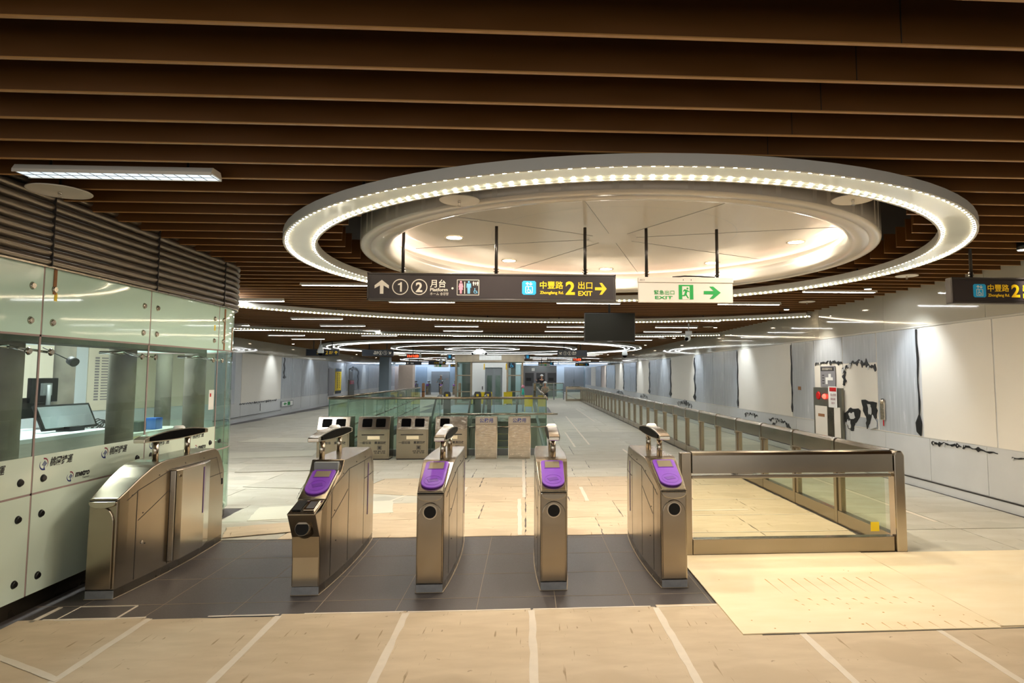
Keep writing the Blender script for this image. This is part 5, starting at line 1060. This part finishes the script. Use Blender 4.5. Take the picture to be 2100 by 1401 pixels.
# ribbed head: half round ribs of perforated metal
for k in range(10):
    z0 = 2.588 + .071 * k; mb = MB(); prof = [(-.03, z0), (.004, z0)] + [(.038 * math.sin(PI * q / 8) ** .5 + .004, z0 + .001 + .064 * q / 8) for q in range(1, 8)] + [(.004, z0 + .066), (-.03, z0 + .066)]
    n_ = 34; vs = []; us = [US[0] + (CB[1] - 3.0 - US[0]) * i / 4 for i in range(5)] + [CB[1] - 3.0 + 2.1 * i / 28 for i in range(1, 29)]
    for u in us: vs += [fac(u, v, d + .02) for d, v in prof]
    m_ = len(prof); mb.add(vs, [(i * m_ + q, (i + 1) * m_ + q, (i + 1) * m_ + q + 1, i * m_ + q + 1) for i in range(len(us) - 1) for q in range(m_ - 1)], True); mb.build('ribbed_band', 'mesh', BT)
for u in US[1:]: strip(u - .004, u + .004, 2.585, 3.3, .045, .067).build('rib_joint', 'dark', BT)
strip(US[0], CB[1] - 3 + 2.1, 2.575, 2.588, -.02, .05).build('drip_edge', 'steel_dark', BT)
def clamp(u, z, m='chrome', black=False, parent=None):
    p, n_ = path_pt(u); a = Vector((p.x, p.y, z)); nn = Vector((n_.x, n_.y, 0))
    MB().cyl(a + nn * .012, a + nn * .026, .030, .020, n=20).build('glass_clamp', 'black' if black else 'steel_smooth', parent or BT)
for i, u in enumerate(US[:4]):
    for du in (-.11, .11):
        if u + du < US[0]: continue
        j = max(0, min(4, i - 1 if du < 0 else i))
        for z in (2.42, 2.16): clamp(u + du, z)
        clamp(u + du, 1.93)
        for z in (.965, .70, .24): clamp(u + du, z, black=True)
# spider fittings and inner columns
for i, u in enumerate(US[:4]):
    p, n_ = path_pt(u); b = MB()
    for du in (-.11, .11): b.cyl((XB - .01, p.y + du, 1.93), (XB - .22, p.y, 1.97), .010, n=8).cyl((XB - .01, p.y + du, .965), (XB - .22, p.y, .93), .010, n=8)
    b.cyl((XB - .22, p.y, 1.97), (XB - .45, p.y, 1.97), .016, n=8); b.build('spider_bracket', 'chrome', BT)
for i, y in enumerate((5.50, 7.03, 8.52)): tag(MB().cyl((-4.32, y, 0), (-4.32, y, 3.3), .125, n=28).build('concrete_column', 'concrete'), 'round raw concrete column just inside the booth glass, %s from the left' % ORD[i], 'column', 'near booth columns', kind='thing')
for i, (x, y) in enumerate(((-6.5, 9.3), (-6.5, 11.76))): tag(MB().cyl((x, y, 0), (x, y, 3.3), .125, n=28).build('concrete_column', 'concrete'), 'round raw concrete column at the rear of the booth, %s from the left' % ORD[i], 'column', 'rear booth columns', kind='thing')
# interior shell
bw = empty('wall_booth', kind='structure'); A_ = Vector((-9.3, 7.5)); B_ = Vector((-6.9, 14.4)); dv = (B_ - A_).normalized(); nv = Vector((dv.y, -dv.x)); LB = (B_ - A_).length
def bwf(u, v, d): q = A_ + dv * u + nv * d; return (q.x, q.y, v)
MB().prism(rect(-6, LB, 0, 3.3), bwf, -.1, 0).build('core', 'coolw', bw)
MB().prism(rect(0.0, 2.05, 1.12, 2.25), bwf, 0, .02).build('grey_board', 'grey', bw); MB().prism(rect(2.1, 4.2, 1.12, 2.25), bwf, 0, .02).build('cream_board', 'cream', bw); MB().prism(rect(4.5, LB, 1.12, 2.25), bwf, 0, .02).build('cream_board', 'cream', bw)
MB().prism(rect(-6, LB, .0, 1.1), bwf, 0, .015).build('blue_dado', 'coolw', bw)
tl = MB()
for k in range(16): tl.prism(rect(4.62, 4.70, 1.30 + .05 * k, 1.33 + .05 * k), bwf, .02, .022).prism(rect(4.74, 4.95, 1.305 + .05 * k, 1.325 + .05 * k), bwf, .02, .022)
tl.build('list_lettering', 'panelg', bw)
tag(MB().box(-12, -3.9, -4.5, 8.2, 3.32, 3.4).build('ceiling_booth', 'white'), kind='structure')
tag(MB().box(-4.25, -3.95, 3.0, 8.0, 2.02, 2.14).build('trim_6', 'concrete'), kind='structure')
bli = empty('panel_light', (-5.6, 7.4, 3.28), label='square ceiling light inside the glass booth', cat='ceiling lamp'); MB().box(-.6, .6, -.6, .6, -.02, .02).build('diffuser', mat('booth_light', (235, 245, 250), .5, emit=15, ecol=(236, 240, 238)), bli)
bl2 = copy_tree(bli); bl2.location = (-5.7, 10.6, 3.28); bl2['label'] = 'square ceiling light at the rear of the booth'
# desk and devices
dk = empty('counter', (-5.0, 7.25, 0), label='pale wood counter behind the booth glass', cat='counter')
MB().box(-.75, .25, -1.6, .42, 1.10, 1.14).build('worktop', 'coolw', dk); MB().box(.2, .24, -1.6, .25, .05, 1.10).build('front_panel', 'desk', dk); MB().box(.2, .245, .25, .42, .05, 1.10).build('end_panel', 'helmet', dk)
mo = empty('monitor', (-5.0, 7.32, 1.14), -.12, label='large black touch monitor tilted back on the booth counter', cat='monitor')
b = MB(); TL = lambda u, v, d: (.0 - v * .42 + d * .9, u, .03 + v * .88 + d * .42)
b.prism(rect(-.36, .36, 0, .30), TL, -.03, 0); b.build('case', 'black', mo, .006); MB().prism(rect(-.33, .33, .02, .275), TL, .0, .002).build('screen', mat('monitor_glass', (170, 176, 184), .22, .7), mo); MB().box(-.1, .06, -.1, .1, 0, .05).build('stand', 'black', mo)
m2 = empty('monitor', (-5.55, 7.62, 1.14), .1, label='pair of dark monitors seen from behind on an arm in the booth', cat='monitor')
MB().box(-.02, .02, -.24, .24, .30, .58).box(-.05, -.01, -.32, .18, .13, .36).build('monitor_back', 'black', m2, .006); MB().cyl((.06, 0, 0), (.06, 0, .5), .022, n=12).box(.02, .05, -.08, .08, .38, .52).build('stand_arm', 'grey', m2); MB().lathe([(0, .015), (.1, .012), (.1, 0)], c=(.06, 0, 0), n=16).build('foot', 'grey', m2)
ft = empty('desk', (-5.85, 9.6, -.12), label='white rear desk with cables deeper inside the booth', cat='desk'); MB().box(-.4, .4, -1.4, .95, 1.02, 1.06).build('worktop', 'helmet', ft); MB().box(-.35, .35, -1.3, .9, .12, 1.02).build('body', 'pale', ft)
cb = MB()
for k in range(4): cb.tube([(.1 * math.cos(q), -.75 + .05 * k + .12 * math.sin(q), .10 + .05 * math.sin(q * 2 + k) + .02 * k) for q in [2 * PI * i / 16 for i in range(17)]], .008, 6)
cbo = cb.build('cable_coil', 'black'); cbo.location = (-5.8, 9.6, .945); tag(cbo, 'tangled black cable coil on the rear booth desk', 'cable')
tag(MB().box(-.1, .1, -.1, .1, 0, .14).build('junction_box', 'black', None, .01), 'black power box beside the tangled cable in the booth', 'power box').location = (-5.65, 9.55, .942)
tag(MB().box(-.08, .08, -.09, .09, 0, .17).build('blue_box', 'blue', None, .004), 'small blue box on the rear booth desk', 'box').location = (-5.62, 9.95, .942)
# tripod style microphone on the wall board, door notice
tag(MB().cyl((-5.05, 7.31, 1.92), (-4.99, 7.29, 1.89), .05, n=18).cyl((-5.2, 7.1, 2.05), (-5.02, 7.3, 1.9), .006, n=6).build('wall_speaker', 'dgrey'), 'small round grey speaker on an arm before the cream board', 'speaker')
nt_ = panes['m', 2]; q = strip(4.60, 4.72, 1.35, 1.58, .011, .013).build('notice', 'helmet', nt_); q['label'] = 'white paper notice with red marks'; strip(4.62, 4.65, 1.50, 1.54, .013, .014).build('red_mark', 'red', q)
# stickers on panels
for (u, z, pn) in ((2.12, 2.33, 1), (4.66, 2.28, 2)):
    q = strip(u, u + .03, z, z + .065, .0125, .014).build('sticker', 'sticker', panes['t', pn]); q['label'] = 'small yellow sticker'
strip(2.10, 2.13, 2.38, 2.60, .013, .02).build('kraft_tape', 'brownp', panes['t', 1]); strip(4.90, 4.93, 2.06, 2.56, .013, .018).build('kraft_tape', 'brownp', panes['t', 3]); strip(5.15, 5.175, 2.06, 2.35, .013, .018).build('kraft_tape', 'brownp', panes['t', 3])
# logos on the lower panels
def logo(par, u, z, s_):
    # emblem on the facade; text mirrored so that it reads from outside
    F = lambda a, b, d: fac(u + a, z + b, .0125 + d)
    b = MB(); annulus(b, 0, 0, .5 * s_, .36 * s_, F, 0, .001, 18, PI * .55, PI * .0 - PI * .28, True); b.build('emblem_arc', 'wine', par)
    b = MB(); annulus(b, -.06 * s_, -.06 * s_, .5 * s_, .34 * s_, F, 0, .001, 20, PI * 1.55, PI * .78, True); b.prism([(-.05 * s_, -.55 * s_), (.14 * s_, -.56 * s_), (.0, -.15 * s_), (-.04 * s_, -.4 * s_)], F, 0, .001)
    for k in range(3): b.prism([(-.26 * s_ + .13 * s_ * k, -.12 * s_ - .05 * s_ * k), (.06 * s_ + .1 * s_ * k, .24 * s_ - .09 * s_ * k), (.12 * s_ + .1 * s_ * k, .18 * s_ - .09 * s_ * k), (-.17 * s_ + .13 * s_ * k, -.12 * s_ - .05 * s_ * k)], F, 0, .001)
    b.build('emblem_mark', 'navy', par); return F
def logo_cn(par, u, z, s_=.062):
    F = logo(par, u, z, s_ * 1.45); text('桃園捷運', s_ * 1.15, 'ink', par, fn=F, x=s_ * .95, z=-s_ * .35, width=s_ * 4.0, off=.001, shear=.25)
def logo_en(par, u, z, s_=.055):
    F = logo(par, u, z, s_ * 1.4); text('metro', s_ * 1.25, 'ink', par, fn=F, x=s_ * .95, z=-s_ * .25, width=s_ * 3.1, off=.0025, shear=.25); text('Taoyuan', s_ * .5, 'ink', par, fn=F, x=s_ * 2.5, z=-s_ * .72, width=s_ * 1.5, shear=.2)
logo_cn(panes['b', 1], 2.12, 1.075); logo_cn(panes['b', 1], 2.82, 1.075); logo_en(panes['b', 1], 2.41, .935); logo_en(panes['b', 0], 1.20, .935); logo_cn(panes['b', 0], 1.45, 1.075); logo_cn(panes['b', 2], 3.52, 1.075); logo_cn(panes['b', 2], 4.22, 1.075); logo_en(panes['b', 2], 4.35, .935)

# ---------------------------------------------------------------- wall wash spots and working light
def washer(x, y, rz, e, col, label, tilt=35):
    t = empty('spotlight', (x, y, 3.10), label=label, cat='spotlight', group='ceiling spotlights'); MB().cyl((0, 0, 0), (0, 0, .09), .06, n=18).build('can', 'black', t)
    MB().lathe([(0, -.002), (.05, -.002)], n=18).build('lens', 'downl', t)
    lamp('spotlight_lamp', 'SPOT', (0, 0, -.03), e, col, .05, (0, math.radians(tilt) * rz, 0), 75, t)
cool = (.86, .94, 1.0)
for i, y in enumerate((6.4, 9.5, 12.6, 17.5, 22.5, 28, 34, 41, 49)): washer(5.35, y, -1, 44 if i else 40, cool if i not in (0, 2) else (1, .95, .86), 'black ceiling spotlight washing the right wall, %s away from the viewer' % ORD[i], 32)
for i, y in enumerate((20, 27.8, 34, 41.5, 49)): washer(LW(y) + .9, y, 1, 42, cool, 'black ceiling spotlight washing the left wall, %s away from the viewer' % ORD[i], 32)
def work(x, y, e, col, label, r=.5):
    t = empty('panel_light', (x, y, 3.05), label=label, cat='ceiling lamp', group='square panel lights'); return t
print('objects', len(bpy.data.objects))
